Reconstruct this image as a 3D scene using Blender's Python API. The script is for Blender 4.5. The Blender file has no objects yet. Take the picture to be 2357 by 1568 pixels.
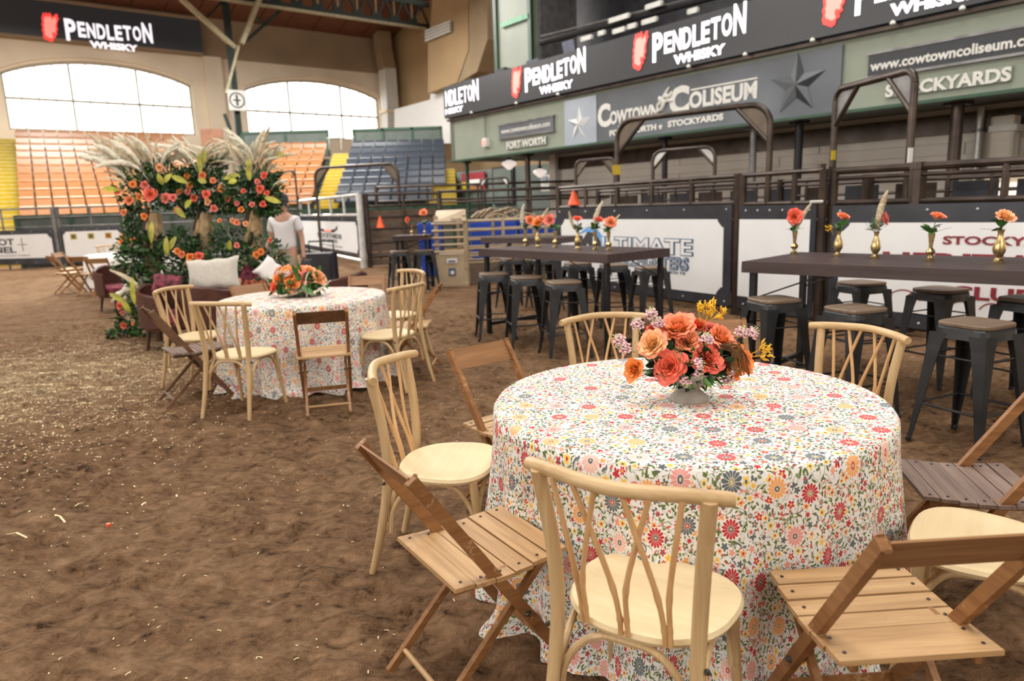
import bpy, math, random
import numpy as np
from mathutils import Vector, Matrix, Euler
from math import sin, cos, pi, radians as R_
sc = bpy.context.scene
col = sc.collection
rnd = random.Random(7)

# ------------------------------------------------------------------ camera
W, H, F = 2357, 1568, 1605.0
PITCH, ROLL, HC = R_(11.0), R_(1.95), 1.53
_fw = Vector((0, cos(PITCH), -sin(PITCH))); _up = Vector((0, sin(PITCH), cos(PITCH))); _rt = Vector((1, 0, 0))
_r = _rt * cos(ROLL) - _up * sin(ROLL); _u = _rt * sin(ROLL) + _up * cos(ROLL)
cd = bpy.data.cameras.new('camera'); cam = bpy.data.objects.new('camera', cd); col.objects.link(cam)
cd.sensor_width = 36; cd.lens = 36 * F / W; cd.clip_end = 200
m = Matrix.Identity(4)
for i in range(3):
    m[i][0] = _r[i]; m[i][1] = _u[i]; m[i][2] = -_fw[i]
m[2][3] = HC
cam.matrix_world = m
cd.dof.use_dof = True; cd.dof.focus_distance = 2.6; cd.dof.aperture_fstop = 2.5
sc.camera = cam
# ------------------------------------------------------------------ world, lights, exposure
sc.view_settings.view_transform = 'Standard'; sc.view_settings.look = 'None'
sc.view_settings.gamma = 1; sc.view_settings.use_curve_mapping = False
sc.view_settings.exposure = -0.1
wd = bpy.data.worlds.new('daylight'); sc.world = wd; wd.use_nodes = True
bg = wd.node_tree.nodes['Background']; bg.inputs[0].default_value = (1.0, .975, .93, 1); bg.inputs[1].default_value = 5.0
A = .657
UX, UY = cos(A), sin(A)      # along the end wall (to the right, away)
def uv(u, v, z=0.0):
    return Vector((u * UX - v * UY, u * UY + v * UX, z))
def area_light(name, loc, size, power, color=(1, 1, 1), target=None, sizey=None):
    l = bpy.data.lights.new(name, 'AREA'); l.energy = power; l.size = size; l.color = color
    if sizey: l.shape = 'RECTANGLE'; l.size_y = sizey
    o = bpy.data.objects.new(name, l); o.location = loc; col.objects.link(o)
    if target is not None:
        o.rotation_euler = (Vector(target) - Vector(loc)).to_track_quat('-Z', 'Y').to_euler()
    return o
for (u_, v_, e_) in ((1, 2, 900), (9, 4, 620), (1, 14, 1000), (9, 14, 700), (3, 29, 3200), (11, 27, 2400)):
    area_light('arena_light', uv(u_, v_, 10.6), 5.0, e_, (1.0, .97, .92))
# added fill lamps at the windowless walls behind the camera and at its left
area_light('side_fill_light', uv(-15.4, 4, 6.2), 14, 1500, (1.0, .97, .92), target=uv(12, 4, 2.0), sizey=5)
area_light('side_fill_light', uv(-15.4, 22, 6.2), 14, 1500, (1.0, .96, .9), target=uv(12, 20, 2.0), sizey=5)
area_light('rear_fill_light', uv(2, -8.4, 6.0), 14, 800, (1.0, .98, .95), target=uv(3, 6, 1.0), sizey=5)
# low warm morning sun coming in through the arched windows of the end wall
sl = bpy.data.lights.new('sun', 'SUN'); sl.energy = 5.0; sl.angle = R_(2.5); sl.color = (1, .82, .58)
so = bpy.data.objects.new('sun', sl); col.objects.link(so)
_sd = Vector((.42, -1.0, -.36)); so.rotation_euler = _sd.to_track_quat('-Z', 'Y').to_euler()

# ------------------------------------------------------------------ pixel -> point helpers
def ray(x, y):
    return _fw + _r * ((x - W / 2) / F) - _u * ((y - H / 2) / F)
O = Vector((0, 0, HC))
def at(x, y, z=0.0):
    d = ray(x, y); return O + d * ((z - HC) / d.z)
def atY(x, y, Y):
    d = ray(x, y); return O + d * (Y / d.y)
def onu(x, y, u):
    d = ray(x, y); return O + d * (u / (d.x * UX + d.y * UY))
def onv(x, y, v):
    d = ray(x, y); return O + d * (v / (-d.x * UY + d.y * UX))
def toUV(p):
    return (p.x * UX + p.y * UY, -p.x * UY + p.y * UX, p.z)

# ------------------------------------------------------------------ object helpers
class MB:
    def __init__(s): s.v = []; s.f = []; s.mi = []; s.m = 0
    def add(s, vs, fs):
        n = len(s.v); s.v += [tuple(p) for p in vs]
        for f in fs: s.f.append(tuple(i + n for i in f)); s.mi.append(s.m)
        return s
    def box(s, c, d, rz=0.0, M=None, bev=0.0):
        hx, hy, hz = d[0] / 2, d[1] / 2, d[2] / 2
        if bev <= 0:
            P = [Vector((x * hx, y * hy, z * hz)) for z in (-1, 1) for (x, y) in ((-1, -1), (1, -1), (1, 1), (-1, 1))]
            Fc = [(3, 2, 1, 0), (4, 5, 6, 7), (0, 1, 5, 4), (1, 2, 6, 5), (2, 3, 7, 6), (3, 0, 4, 7)]
        else:
            b = min(bev, hx * .9, hy * .9, hz * .9); P = []
            for (z, ix) in ((-hz, b), (-hz + b, 0), (hz - b, 0), (hz, b)):
                for (x, y) in ((-1, -1), (1, -1), (1, 1), (-1, 1)):
                    a_ = (x * (hx - ix), y * (hy - ix - (b if not ix else 0)), z); b_ = (x * (hx - ix - (b if not ix else 0)), y * (hy - ix), z)
                    P += [Vector(a_), Vector(b_)] if x * y < 0 else [Vector(b_), Vector(a_)]
            Fc = [tuple(range(7, -1, -1)), tuple(range(24, 32))]
            for k in range(3):
                for i in range(8):
                    j = (i + 1) % 8; Fc.append((k * 8 + i, k * 8 + j, k * 8 + 8 + j, k * 8 + 8 + i))
        X = M if M is not None else Matrix.Rotation(rz, 3, 'Z')
        c = Vector(c)
        return s.add([c + X @ p for p in P], Fc)
    def beam(s, p0, p1, w, h, up=(0, 0, 1), bev=0.0):
        p0 = Vector(p0); p1 = Vector(p1); d = p1 - p0; L = d.length; x = d / L
        upv = Vector(up); y = upv.cross(x)
        if y.length < 1e-4: y = Vector((0, 1, 0)).cross(x)
        y.normalize(); z = x.cross(y)
        M = Matrix((x, y, z)).transposed()
        return s.box((p0 + p1) / 2, (L, w, h), M=M, bev=bev)
    def tube(s, pts, r, seg=8, cap=True):
        pts = [Vector(p) for p in pts]; n = len(pts)
        rr = r if isinstance(r, (list, tuple)) else [r] * n
        base = len(s.v); T = []
        for i in range(n):
            t = (pts[min(i + 1, n - 1)] - pts[max(i - 1, 0)]); t.normalize(); T.append(t)
        nrm = Vector((0, 0, 1)) if abs(T[0].z) < .9 else Vector((1, 0, 0))
        nrm = (nrm - T[0] * nrm.dot(T[0])).normalized(); vs = []
        for i in range(n):
            nrm = (nrm - T[i] * nrm.dot(T[i])).normalized(); b = T[i].cross(nrm)
            for k in range(seg):
                a = 2 * pi * k / seg
                vs.append(pts[i] + (nrm * cos(a) + b * sin(a)) * rr[i])
        fs = []
        for i in range(n - 1):
            for k in range(seg):
                k2 = (k + 1) % seg; fs.append((i * seg + k, i * seg + k2, (i + 1) * seg + k2, (i + 1) * seg + k))
        if cap:
            fs.append(tuple(range(seg - 1, -1, -1))); fs.append(tuple(range((n - 1) * seg, n * seg)))
        return s.add(vs, fs)
    def lathe(s, prof, c=(0, 0, 0), seg=24, sx=1, sy=1):
        c = Vector(c); vs = []; fs = []
        for (r, z) in prof:
            for k in range(seg):
                a = 2 * pi * k / seg; vs.append(c + Vector((r * cos(a) * sx, r * sin(a) * sy, z)))
        for i in range(len(prof) - 1):
            for k in range(seg):
                k2 = (k + 1) % seg; fs.append((i * seg + k, i * seg + k2, (i + 1) * seg + k2, (i + 1) * seg + k))
        if prof[0][0] > 1e-5: fs.append(tuple(range(seg - 1, -1, -1)))
        if prof[-1][0] > 1e-5: n = (len(prof) - 1) * seg; fs.append(tuple(range(n, n + seg)))
        return s.add(vs, fs)
    def ball(s, c, r, seg=10, rings=6, sz=1.0):
        pr = [(max(r * sin(pi * i / rings), 1e-4), -r * sz * cos(pi * i / rings)) for i in range(rings + 1)]
        return s.lathe(pr, c, seg)
    def prism(s, poly, t, M=None, org=(0, 0, 0)):
        """polygon in local xy, extruded by t along z (M maps local to target)"""
        n = len(poly); X = M if M is not None else Matrix.Identity(3); org = Vector(org)
        vs = [org + X @ Vector((p[0], p[1], 0)) for p in poly] + [org + X @ Vector((p[0], p[1], t)) for p in poly]
        fs = [tuple(range(n - 1, -1, -1)), tuple(range(n, 2 * n))] + [(i, (i + 1) % n, n + (i + 1) % n, n + i) for i in range(n)]
        return s.add(vs, fs)
    def mesh(s, name, mats, smooth=False):
        me = bpy.data.meshes.new(name); me.from_pydata(s.v, [], s.f)
        for mt in (mats if isinstance(mats, (list, tuple)) else [mats]): me.materials.append(mt)
        if any(s.mi): me.polygons.foreach_set('material_index', s.mi)
        if smooth:
            me.polygons.foreach_set('use_smooth', [True] * len(me.polygons))
            if smooth != 'all': me.set_sharp_from_angle(angle=R_(38))
        me.update(); return me
    def build(s, name, mats, parent=None, smooth=False, **kw):
        return link(name, s.mesh(name, mats, smooth), parent, **kw)
def link(name, me, parent=None, loc=None, rot=None, scale=None, **kw):
    o = bpy.data.objects.new(name, me); col.objects.link(o)
    if parent is not None: o.parent = parent
    if loc is not None: o.location = loc
    if rot is not None: o.rotation_euler = rot
    if scale is not None: o.scale = (scale,) * 3 if isinstance(scale, (int, float)) else scale
    tag(o, **kw); return o
def tag(o, label=None, cat=None, group=None, kind=None):
    if label: o['label'] = label
    if cat: o['category'] = cat
    if group: o['group'] = group
    if kind: o['kind'] = kind
    return o
def thing(name, loc, rz=0.0, label=None, cat=None, group=None):
    o = bpy.data.objects.new(name, None); o.empty_display_size = .1; col.objects.link(o)
    o.location = loc; o.rotation_euler = (0, 0, rz); return tag(o, label, cat, group)
KIDS = {}
def kids(o):
    return [c for c in o.children]
def dup(o, loc=None, rz=None, label=None, parent=None):
    c = o.copy(); col.objects.link(c)
    if parent is not None: c.parent = parent
    for k in kids(o): dup(k, parent=c)
    if loc is not None: c.location = loc
    if rz is not None: c.rotation_euler = (0, 0, rz)
    if label: c['label'] = label
    return c
def struct(name, mb, mt, **kw):
    return mb.build(name, mt, kind='structure', **kw)

# ------------------------------------------------------------------ node expression helper
class X:
    """small wrapper so shader maths can be written as expressions"""
    nt = None
    def __init__(s, k): s.k = k
    @staticmethod
    def put(inp, v):
        if isinstance(v, X): X.nt.links.new(v.k, inp)
        else: inp.default_value = v
    @staticmethod
    def M(op, *a):
        n = X.nt.nodes.new('ShaderNodeMath'); n.operation = op
        for i, q in enumerate(a): X.put(n.inputs[i], q)
        return X(n.outputs[0])
    @staticmethod
    def V(op, *a, out=0):
        n = X.nt.nodes.new('ShaderNodeVectorMath'); n.operation = op
        for i, q in enumerate(a): X.put(n.inputs[i], q)
        return X(n.outputs[out])
    def __add__(s, o): return X.M('ADD', s, o)
    def __radd__(s, o): return X.M('ADD', o, s)
    def __sub__(s, o): return X.M('SUBTRACT', s, o)
    def __rsub__(s, o): return X.M('SUBTRACT', o, s)
    def __mul__(s, o): return X.M('MULTIPLY', s, o)
    def __rmul__(s, o): return X.M('MULTIPLY', o, s)
    def __truediv__(s, o): return X.M('DIVIDE', s, o)
    def lt(s, o): return X.M('LESS_THAN', s, o)
    def gt(s, o): return X.M('GREATER_THAN', s, o)
    def abs(s): return X.M('ABSOLUTE', s)
def xyz(v):
    n = X.nt.nodes.new('ShaderNodeSeparateXYZ'); X.put(n.inputs[0], v); return [X(n.outputs[i]) for i in range(3)]
def comb(x, y, z=0.0):
    n = X.nt.nodes.new('ShaderNodeCombineXYZ'); X.put(n.inputs[0], x); X.put(n.inputs[1], y); X.put(n.inputs[2], z); return X(n.outputs[0])
def mixc(f, a, b):
    n = X.nt.nodes.new('ShaderNodeMix'); n.data_type = 'RGBA'
    X.put(n.inputs[0], f)
    for i, q in ((6, a), (7, b)):
        if isinstance(q, X): X.put(n.inputs[i], q)
        else: n.inputs[i].default_value = (*q, 1)
    return X(n.outputs[2])
def noise(vec, scale, detail=3, rough=.5, dist=0.0, fac=True):
    n = X.nt.nodes.new('ShaderNodeTexNoise'); X.put(n.inputs['Vector'], vec); n.inputs['Scale'].default_value = scale
    n.inputs['Detail'].default_value = detail; n.inputs['Roughness'].default_value = rough; n.inputs['Distortion'].default_value = dist
    return X(n.outputs[0 if fac else 1])
def white(vec, fac=True):
    n = X.nt.nodes.new('ShaderNodeTexWhiteNoise'); n.noise_dimensions = '3D'; X.put(n.inputs['Vector'], vec); return X(n.outputs[0 if fac else 1])
def ramp(f, stops, interp='LINEAR'):
    n = X.nt.nodes.new('ShaderNodeValToRGB'); X.put(n.inputs[0], f); cr = n.color_ramp; cr.interpolation = interp
    while len(cr.elements) < len(stops): cr.elements.new(.5)
    for e, (p, c) in zip(cr.elements, stops):
        e.position = p; e.color = (*c, 1)
    return X(n.outputs[0])
def tex(which='Object'):
    n = X.nt.nodes.new('ShaderNodeTexCoord'); return X(n.outputs[which])
def mapv(v, sc_=(1, 1, 1), rot=(0, 0, 0), loc=(0, 0, 0)):
    n = X.nt.nodes.new('ShaderNodeMapping'); X.put(n.inputs[0], v); n.inputs[1].default_value = loc; n.inputs[2].default_value = rot; n.inputs[3].default_value = sc_
    return X(n.outputs[0])
def newmat(name, rough=.6, metal=0.0, spec=.5):
    m = bpy.data.materials.new(name); m.use_nodes = True; X.nt = m.node_tree
    b = m.node_tree.nodes['Principled BSDF']; b.inputs['Roughness'].default_value = rough; b.inputs['Metallic'].default_value = metal
    b.inputs['Specular IOR Level'].default_value = spec
    return m, b
def bump(b, h, dist=.01, strength=.6):
    n = X.nt.nodes.new('ShaderNodeBump'); n.inputs['Strength'].default_value = strength; n.inputs['Distance'].default_value = dist
    X.put(n.inputs['Height'], h); X.nt.links.new(n.outputs[0], b.inputs['Normal'])
def plain(name, c, rough=.6, metal=0.0, var=.12, scale=6.0, bmp=0.0, spec=.5, emit=0.0):
    m, b = newmat(name, rough, metal, spec)
    f = noise(tex(), scale, 4)
    c2 = tuple(max(0, min(1, x * (1 - var * 1.6))) for x in c); c3 = tuple(min(1, x * (1 + var * 1.6)) for x in c)
    cc = ramp(f, [(.3, c2), (.7, c3)]); X.put(b.inputs['Base Color'], cc)
    if bmp: bump(b, noise(tex(), scale * 8, 3), bmp)
    if emit:
        X.put(b.inputs['Emission Color'], cc); b.inputs['Emission Strength'].default_value = emit
    return m
def wood(name, dark, light, axis=1, scale=1.0, rough=.55, contrast=1.0, wear=None, spec=.4):
    m, b = newmat(name, rough, 0, spec)
    s = [28 * scale, 28 * scale, 28 * scale]; s[axis] = 1.6 * scale
    oi = X.nt.nodes.new('ShaderNodeObjectInfo'); off = X.V('SCALE', comb(X(oi.outputs['Random']), X(oi.outputs['Random']), 0.3)); X.nt.nodes[-1].inputs['Scale'].default_value = 7
    v = X.V('ADD', tex(), off)
    g = noise(mapv(v, tuple(s)), 1.0, 5, .6, .6)
    g2 = noise(mapv(v, tuple(q * 4 for q in s)), 1.0, 3, .6)
    f = g * .75 + g2 * .25
    c = ramp(f, [(.5 - .22 / contrast, dark), (.5 + .2 / contrast, light)])
    if wear:
        w = noise(v, 9, 5, .7); c = mixc(X.M('MULTIPLY', w.gt(.62), .6), c, wear)
    X.put(b.inputs['Base Color'], c); bump(b, f, .002, .4)
    return m
# ------------------------------------------------------------------ materials
M_blond = wood('blond_wood', (.40, .25, .11), (.62, .455, .25), 2, .9, .5)
M_blondx = wood('blond_wood_rail', (.42, .27, .12), (.64, .47, .26), 0, .9, .45)
M_seatb = wood('blond_seat', (.60, .46, .25), (.74, .61, .38), 0, .8, .5, .8)
M_rattan = wood('rattan', (.50, .28, .11), (.72, .47, .24), 2, 1.2, .5)
M_oak = wood('folding_oak', (.165, .07, .022), (.35, .17, .065), 1, 1.0, .5, 1.1, wear=(.46, .29, .15))
M_oakx = wood('folding_oak_back', (.175, .08, .03), (.36, .19, .085), 0, 1.0, .5, 1.1)
M_slat = wood('pale_slats', (.30, .165, .068), (.56, .36, .175), 0, .9, .5, 1.1, wear=(.36, .23, .13))
M_dark = wood('dark_walnut', (.085, .04, .02), (.19, .10, .05), 1, 1.0, .5, 1.1)
M_darkslat = wood('weathered_dark_slats', (.115, .076, .06), (.29, .21, .17), 0, 1.0, .5, 1.1)
M_tabletop = wood('bar_table_wood', (.026, .015, .015), (.066, .040, .038), 0, .7, .38, 1.0, spec=.6)
M_stoolseat = wood('stool_seat_wood', (.10, .066, .043), (.215, .15, .10), 0, .8, .42)
M_gun = plain('gunmetal', (.034, .036, .039), .42, .55, .2, 5)
M_black = plain('black_metal', (.02, .02, .022), .45, .4, .2, 5)
M_screw = plain('screw_iron', (.06, .055, .05), .45, .7)
M_brass = plain('brass', (.50, .38, .18), .30, 1.0, .2, 30)
M_stone = plain('stoneware', (.30, .27, .235), .75, 0, .14, 14, .002)
M_pewter = plain('pewter_bowl', (.20, .19, .18), .45, .5)
M_bone = plain('antler_bone', (.66, .58, .46), .6, 0, .2, 8)
M_cream = plain('cream_linen', (.60, .57, .50), .95, 0, .05, 30, .003, .1)
M_leather = wood('oxblood_wood', (.040, .013, .009), (.095, .033, .021), 0, .8, .4)
M_plaid = plain('red_plaid', (.15, .028, .042), .95, 0, .6, 14)
M_white = plain('white_cloth', (.82, .80, .77), .9, 0, .03)
M_rail = plain('brown_pipe', (.062, .046, .037), .36, .55, .25, 4)
M_railt = plain('grey_pipe', (.20, .20, .20), .4, .5, .2, 4)
M_raillt = plain('galvanised_pipe', (.55, .55, .53), .35, .4, .15, 4)
M_board = plain('navy_board', (.028, .031, .042), .35, 0, .25, 3)
M_wboard = plain('white_banner', (.78, .80, .81), .4, 0, .02, 2)
M_tan = plain('tan_enamel', (.47, .37, .245), .45, .1, .1, 3)
M_tan2 = plain('tan_steel', (.40, .31, .20), .45, .1, .12, 3)
M_cone = plain('orange_plastic', (.85, .11, .03), .45)
M_blue = plain('blue_plastic', (.010, .055, .36), .4)
M_yellow = plain('yellow_paint', (.42, .30, .005), .55, 0, .06, 3)
M_orange = plain('orange_seat', (.31, .13, .042), .26, 0, .05, 6)
M_bluegrey = plain('blue_seat', (.038, .047, .064), .22, 0, .08, 6)
M_sage = plain('sage_paint', (.235, .27, .212), .45, 0, .05, 1.5)
M_dsage = plain('dark_green_paint', (.018, .065, .034), .45)
M_conc = plain('grey_green_wall', (.10, .12, .105), .7, 0, .08, 2)
M_led = plain('led_screen_off_grey', (.030, .032, .036), .35, 0, .1, 40, emit=.25)
M_ledw = plain('led_white', (.9, .88, .95), .5, 0, .01, emit=1.1)
M_ledr = plain('led_red', (.95, .06, .05), .5, 0, .01, emit=.9)
M_ledr2 = plain('led_light_red', (1.0, .30, .25), .5, 0, .01, emit=.9)
M_greysign = plain('slate_sign', (.105, .118, .135), .5, 0, .35, .35)
M_greylite = plain('pale_slate_print', (.30, .34, .39), .5, 0, .2, .6)
M_offwhite = plain('off_white_paint', (.62, .62, .58), .6, 0, .04)
M_bsign = plain('black_sign', (.018, .022, .028), .4)
M_navy = plain('navy_ink', (.03, .09, .19), .5)
M_sky = plain('sky_blue_ink', (.13, .38, .78), .5)
M_maroon = plain('maroon_ink', (.23, .018, .03), .5)
M_ink = plain('black_ink', (.05, .05, .055), .5)
M_beige = plain('beige_wall', (.78, .66, .50), .85, 0, .05, .6)
M_tanwall = plain('tan_upper_wall', (.32, .225, .14), .85, 0, .07, .5)
M_tanr = plain('tan_side_wall', (.40, .275, .145), .85, 0, .08, .4)
M_duct = plain('tan_duct', (.30, .22, .13), .5, .1, .08, .7)
M_trussg = plain('truss_green', (.009, .018, .011), .5, .2)
M_trusst = plain('truss_tan', (.42, .37, .24), .5, .2)
M_whitew = plain('white_panel_wall', (.80, .79, .76), .7, 0, .02)
M_plankw = wood('painted_wall_planks', (.58, .55, .50), (.68, .65, .60), 1, .25, .7, .6)
M_ceil = wood('stained_ceiling_boards', (.125, .040, .020), (.24, .095, .05), 0, .35, .6, .9)
M_fenceplank = wood('dusty_fence_planks', (.10, .07, .05), (.21, .155, .11), 0, .6, .8)
M_mull = plain('window_mullion', (.42, .40, .32), .5)
M_stuffdark = plain('dark_equipment', (.025, .026, .032), .5, .1, .3, 3)
M_skin = plain('skin', (.52, .29, .20), .6, 0, .05)
M_khaki = plain('khaki', (.34, .28, .20), .9, 0, .06)
M_cap = plain('grey_cap', (.06, .065, .07), .8)
M_tee = plain('white_tee', (.78, .77, .78), .9, 0, .03)
M_bark = plain('pale_bark', (.44, .31, .17), .8, 0, .25, 9, .01)
M_leafd = plain('dark_leaf', (.018, .055, .016), .5, 0, .5, 9)
M_leafm = plain('mid_leaf', (.045, .13, .022), .45, 0, .45, 9)
M_leaff = plain('fern_green', (.055, .16, .02), .5, 0, .4, 9)
M_leafy = plain('lime_leaf', (.40, .39, .05), .5, 0, .25, 9)
M_leafb = plain('bronze_amaranth', (.16, .065, .012), .7, 0, .5, 12)
M_leafg = plain('grey_green_leaf', (.14, .20, .12), .6, 0, .3, 9)
M_pampas = plain('pampas', (.86, .74, .56), .95, 0, .14, 12)
M_pampasl = plain('pale_pampas', (.95, .88, .74), .95, 0, .1, 12)
M_stock = plain('pink_stock', (.74, .50, .52), .7, 0, .15, 40)
M_bud = plain('pale_green_bud', (.46, .56, .22), .6, 0, .2, 40)
M_kpaw = plain('yellow_kangaroo_paw', (.72, .42, .02), .6, 0, .2, 30)
M_glow = plain('lamp_glass', (.95, .85, .78), .3, 0, .02, emit=.75)

def mat_rose(name, cin, cmid, cout, crim):
    m, b = newmat(name, .55, 0, .3)
    n = X.nt.nodes.new('ShaderNodeVertexColor'); n.layer_name = 'tint'
    sp = X.nt.nodes.new('ShaderNodeSeparateColor'); X.nt.links.new(n.outputs[0], sp.inputs[0])
    t, e = X(sp.outputs[0]), X(sp.outputs[1])
    c = ramp(t, [(.0, cin), (.5, cmid), (1.0, cout)]); c = mixc(X.M('MULTIPLY', X.M('POWER', e, 5.0), .75), c, crim)
    X.put(b.inputs['Base Color'], c); b.inputs['Subsurface Weight'].default_value = .25; b.inputs['Subsurface Radius'].default_value = (.02, .01, .006); b.inputs['Subsurface Scale'].default_value = .6
    return m
M_rose = [mat_rose('coral_rose', (.98, .38, .14), (.97, .26, .11), (.94, .23, .13), (.86, .12, .13)),
          mat_rose('peach_rose', (.98, .56, .15), (.98, .46, .16), (.95, .34, .16), (.90, .20, .17)),
          mat_rose('apricot_rose', (.98, .68, .18), (.98, .64, .22), (.96, .50, .26), (.93, .38, .28)),
          mat_rose('orange_rose', (.98, .42, .07), (.98, .40, .08), (.96, .35, .10), (.92, .27, .09)),
          mat_rose('pink_rose', (.96, .54, .32), (.94, .37, .25), (.90, .27, .22), (.82, .17, .17))]

def mat_cloth():
    m, b = newmat('floral_cotton', .9, 0, .15)
    u = X.nt.nodes.new('ShaderNodeUVMap'); P = X(u.outputs[0])
    px, py, _ = xyz(P)
    base = (.80, .80, .78); red = (.52, .045, .045); pink = (.78, .33, .29); yel = (.86, .58, .10); org = (.85, .40, .13); gry = (.13, .155, .16); grn = (.12, .17, .045)
    colr = None
    def cells(s, seed, jit, rot=0.0):
        q = mapv(P, (s, s, s), (0, 0, rot), (seed * 1.37, seed * .71, 0))
        fl = X.V('FLOOR', q); fr = X.V('FRACTION', q)
        fl2 = X.V('ADD', fl, (0, 0, seed)); rr = white(fl2, False); r1, r2, r3 = xyz(rr); w = white(X.V('ADD', fl2, (.5, .5, 7.3)))
        fx, fy, _ = xyz(fr)
        return fx - .5 - (r1 - .5) * jit, fy - .5 - (r2 - .5) * jit, r3, w
    def polar(dx, dy): return X.M('SQRT', dx * dx + dy * dy), X.M('ARCTAN2', dy, dx)
    def pick(w, cs):
        st = [(i / len(cs), c) for i, c in enumerate(cs)]; return ramp(w, st, 'CONSTANT')
    c = mixc(0.0, base, base)
    # thin curling stems
    n1 = noise(P, 21, 1, .4, .8); n2 = noise(X.V('ADD', P, (3.1, 1.7, 0)), 26, 1, .4, .6)
    st = X.M('MAXIMUM', (n1 - .5).abs().lt(.011), (n2 - .47).abs().lt(.010))
    c = mixc(st * .8, c, grn)
    # leaves
    for s, seed, L, Wd, rot in ((45, 3, .40, .15, .3), (36, 11, .42, .14, 1.1), (50, 5, .38, .15, .7)):
        dx, dy, r3, w = cells(s, seed, .5, rot); a = r3 * 6.283
        ca, sa = X.M('COSINE', a), X.M('SINE', a); lx = dx * ca + dy * sa; ly = dy * ca - dx * sa
        k = 1.0 - (lx / L) * (lx / L); msk = ly.abs().lt(k * Wd) * w.lt(.62)
        c = mixc(msk, c, pick(X.M('FRACT', w * 13.7), [grn, grn, (.20, .25, .08), grn, gry, (.62, .12, .10)]))
    # curls
    dx, dy, r3, w = cells(11.5, 21, .5, .2); r, th = polar(dx, dy); a = X.M('FRACT', th / 6.283 + r3)
    msk = (r - .22).abs().lt(.034 * (1.0 - (a * 2.4 - .6).abs())) * a.lt(.5)
    c = mixc(msk, c, pick(w, [gry, (.70, .16, .13), (.76, .38, .33)]))
    # small blossoms
    for s, seed, rot, np_, rad in ((15.5, 31, .5, 2.5, .22), (20, 37, .15, 3.0, .20), (17, 43, .9, 2.5, .21)):
        dx, dy, r3, w = cells(s, seed, .5, rot); r, th = polar(dx, dy)
        pet = rad * (.45 + .55 * X.M('COSINE', (th + r3 * 6.28) * np_).abs()); msk = r.lt(pet) * w.lt(.66)
        # knock out the paper-white ground first so that stems do not run through a flower
        c = mixc(r.lt(rad * 1.15) * w.lt(.66), c, base)
        c = mixc(msk, c, pick(X.M('FRACT', w * 9.1), [yel, red, org, gry, red, pink, yel, gry])); c = mixc(r.lt(.07) * w.lt(.66), c, pick(r3, [gry, org, red]))
    # big daisies on a loose grid
    dx, dy, r3, w = cells(7.4, 51, .25, .12); r, th = polar(dx, dy)
    c = mixc(r.lt(.245) * w.lt(.86), c, base)
    pt = X.M('COSINE', (th + r3) * 7.0).abs(); pet = .235 * (.55 + .45 * X.M('POWER', pt, .45)) ; gap = (pt * r).gt(.026)
    msk = r.lt(pet) * gap * r.gt(.07) * w.lt(.86)
    c = mixc(msk, c, pick(w, [red, pink, gry, red, (.82, .50, .42), org, gry]))
    c = mixc(r.lt(.066) * w.lt(.86), c, pick(X.M('FRACT', w * 5.3), [gry, (.60, .10, .08), (.45, .38, .2)])); c = mixc(r.lt(.028) * w.lt(.86), c, (.7, .6, .4))
    X.put(b.inputs['Base Color'], c); bump(b, noise(P, 900, 2), .0006, .3)
    return m
M_cloth = mat_cloth()

def mat_dirt():
    m, b = newmat('arena_dirt', .95, 0, .15)
    P = tex(); f1 = noise(P, .35, 4, .55); f2 = noise(P, 3.0, 6, .6); f3 = noise(P, 26, 5, .65)
    f4 = noise(mapv(P, (1, 1.6, 1)), 10, 6, .70, .8)
    c = ramp(f2 * .24 + f4 * .42 + f3 * .22 + f1 * .12, [(.40, (.072, .038, .019)), (.45, (.235, .132, .067)), (.53, (.36, .212, .113)), (.63, (.50, .315, .18))])  # soil tones; the darkest stop also stands in for shade in the pockmarks
    # pale shavings trodden into the dirt at the left
    d_ = X.V('LENGTH', X.V('MULTIPLY', X.V('SUBTRACT', P, (-4.9, 6.5, 0)), (.36, .30, 0)), out=1); m_ = (1.15 - d_) * 1.1 + noise(P, 1.3, 4, .6) * .9 - .95
    m_ = X.M('MINIMUM', X.M('MAXIMUM', m_, 0.0), 1.0) * noise(P, 22, 4, .8).gt(.44) * .75
    c = mixc(m_, c, (.62, .47, .27))
    X.put(b.inputs['Base Color'], c); bump(b, f3 * .8 + noise(P, 90, 4, .7) * .3 + f4 * 1.6 + f2 * .8, .07, 1.0)
    return m
M_dirt = mat_dirt()
M_straw = plain('straw', (.78, .62, .36), .8, 0, .15, 3)

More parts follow.
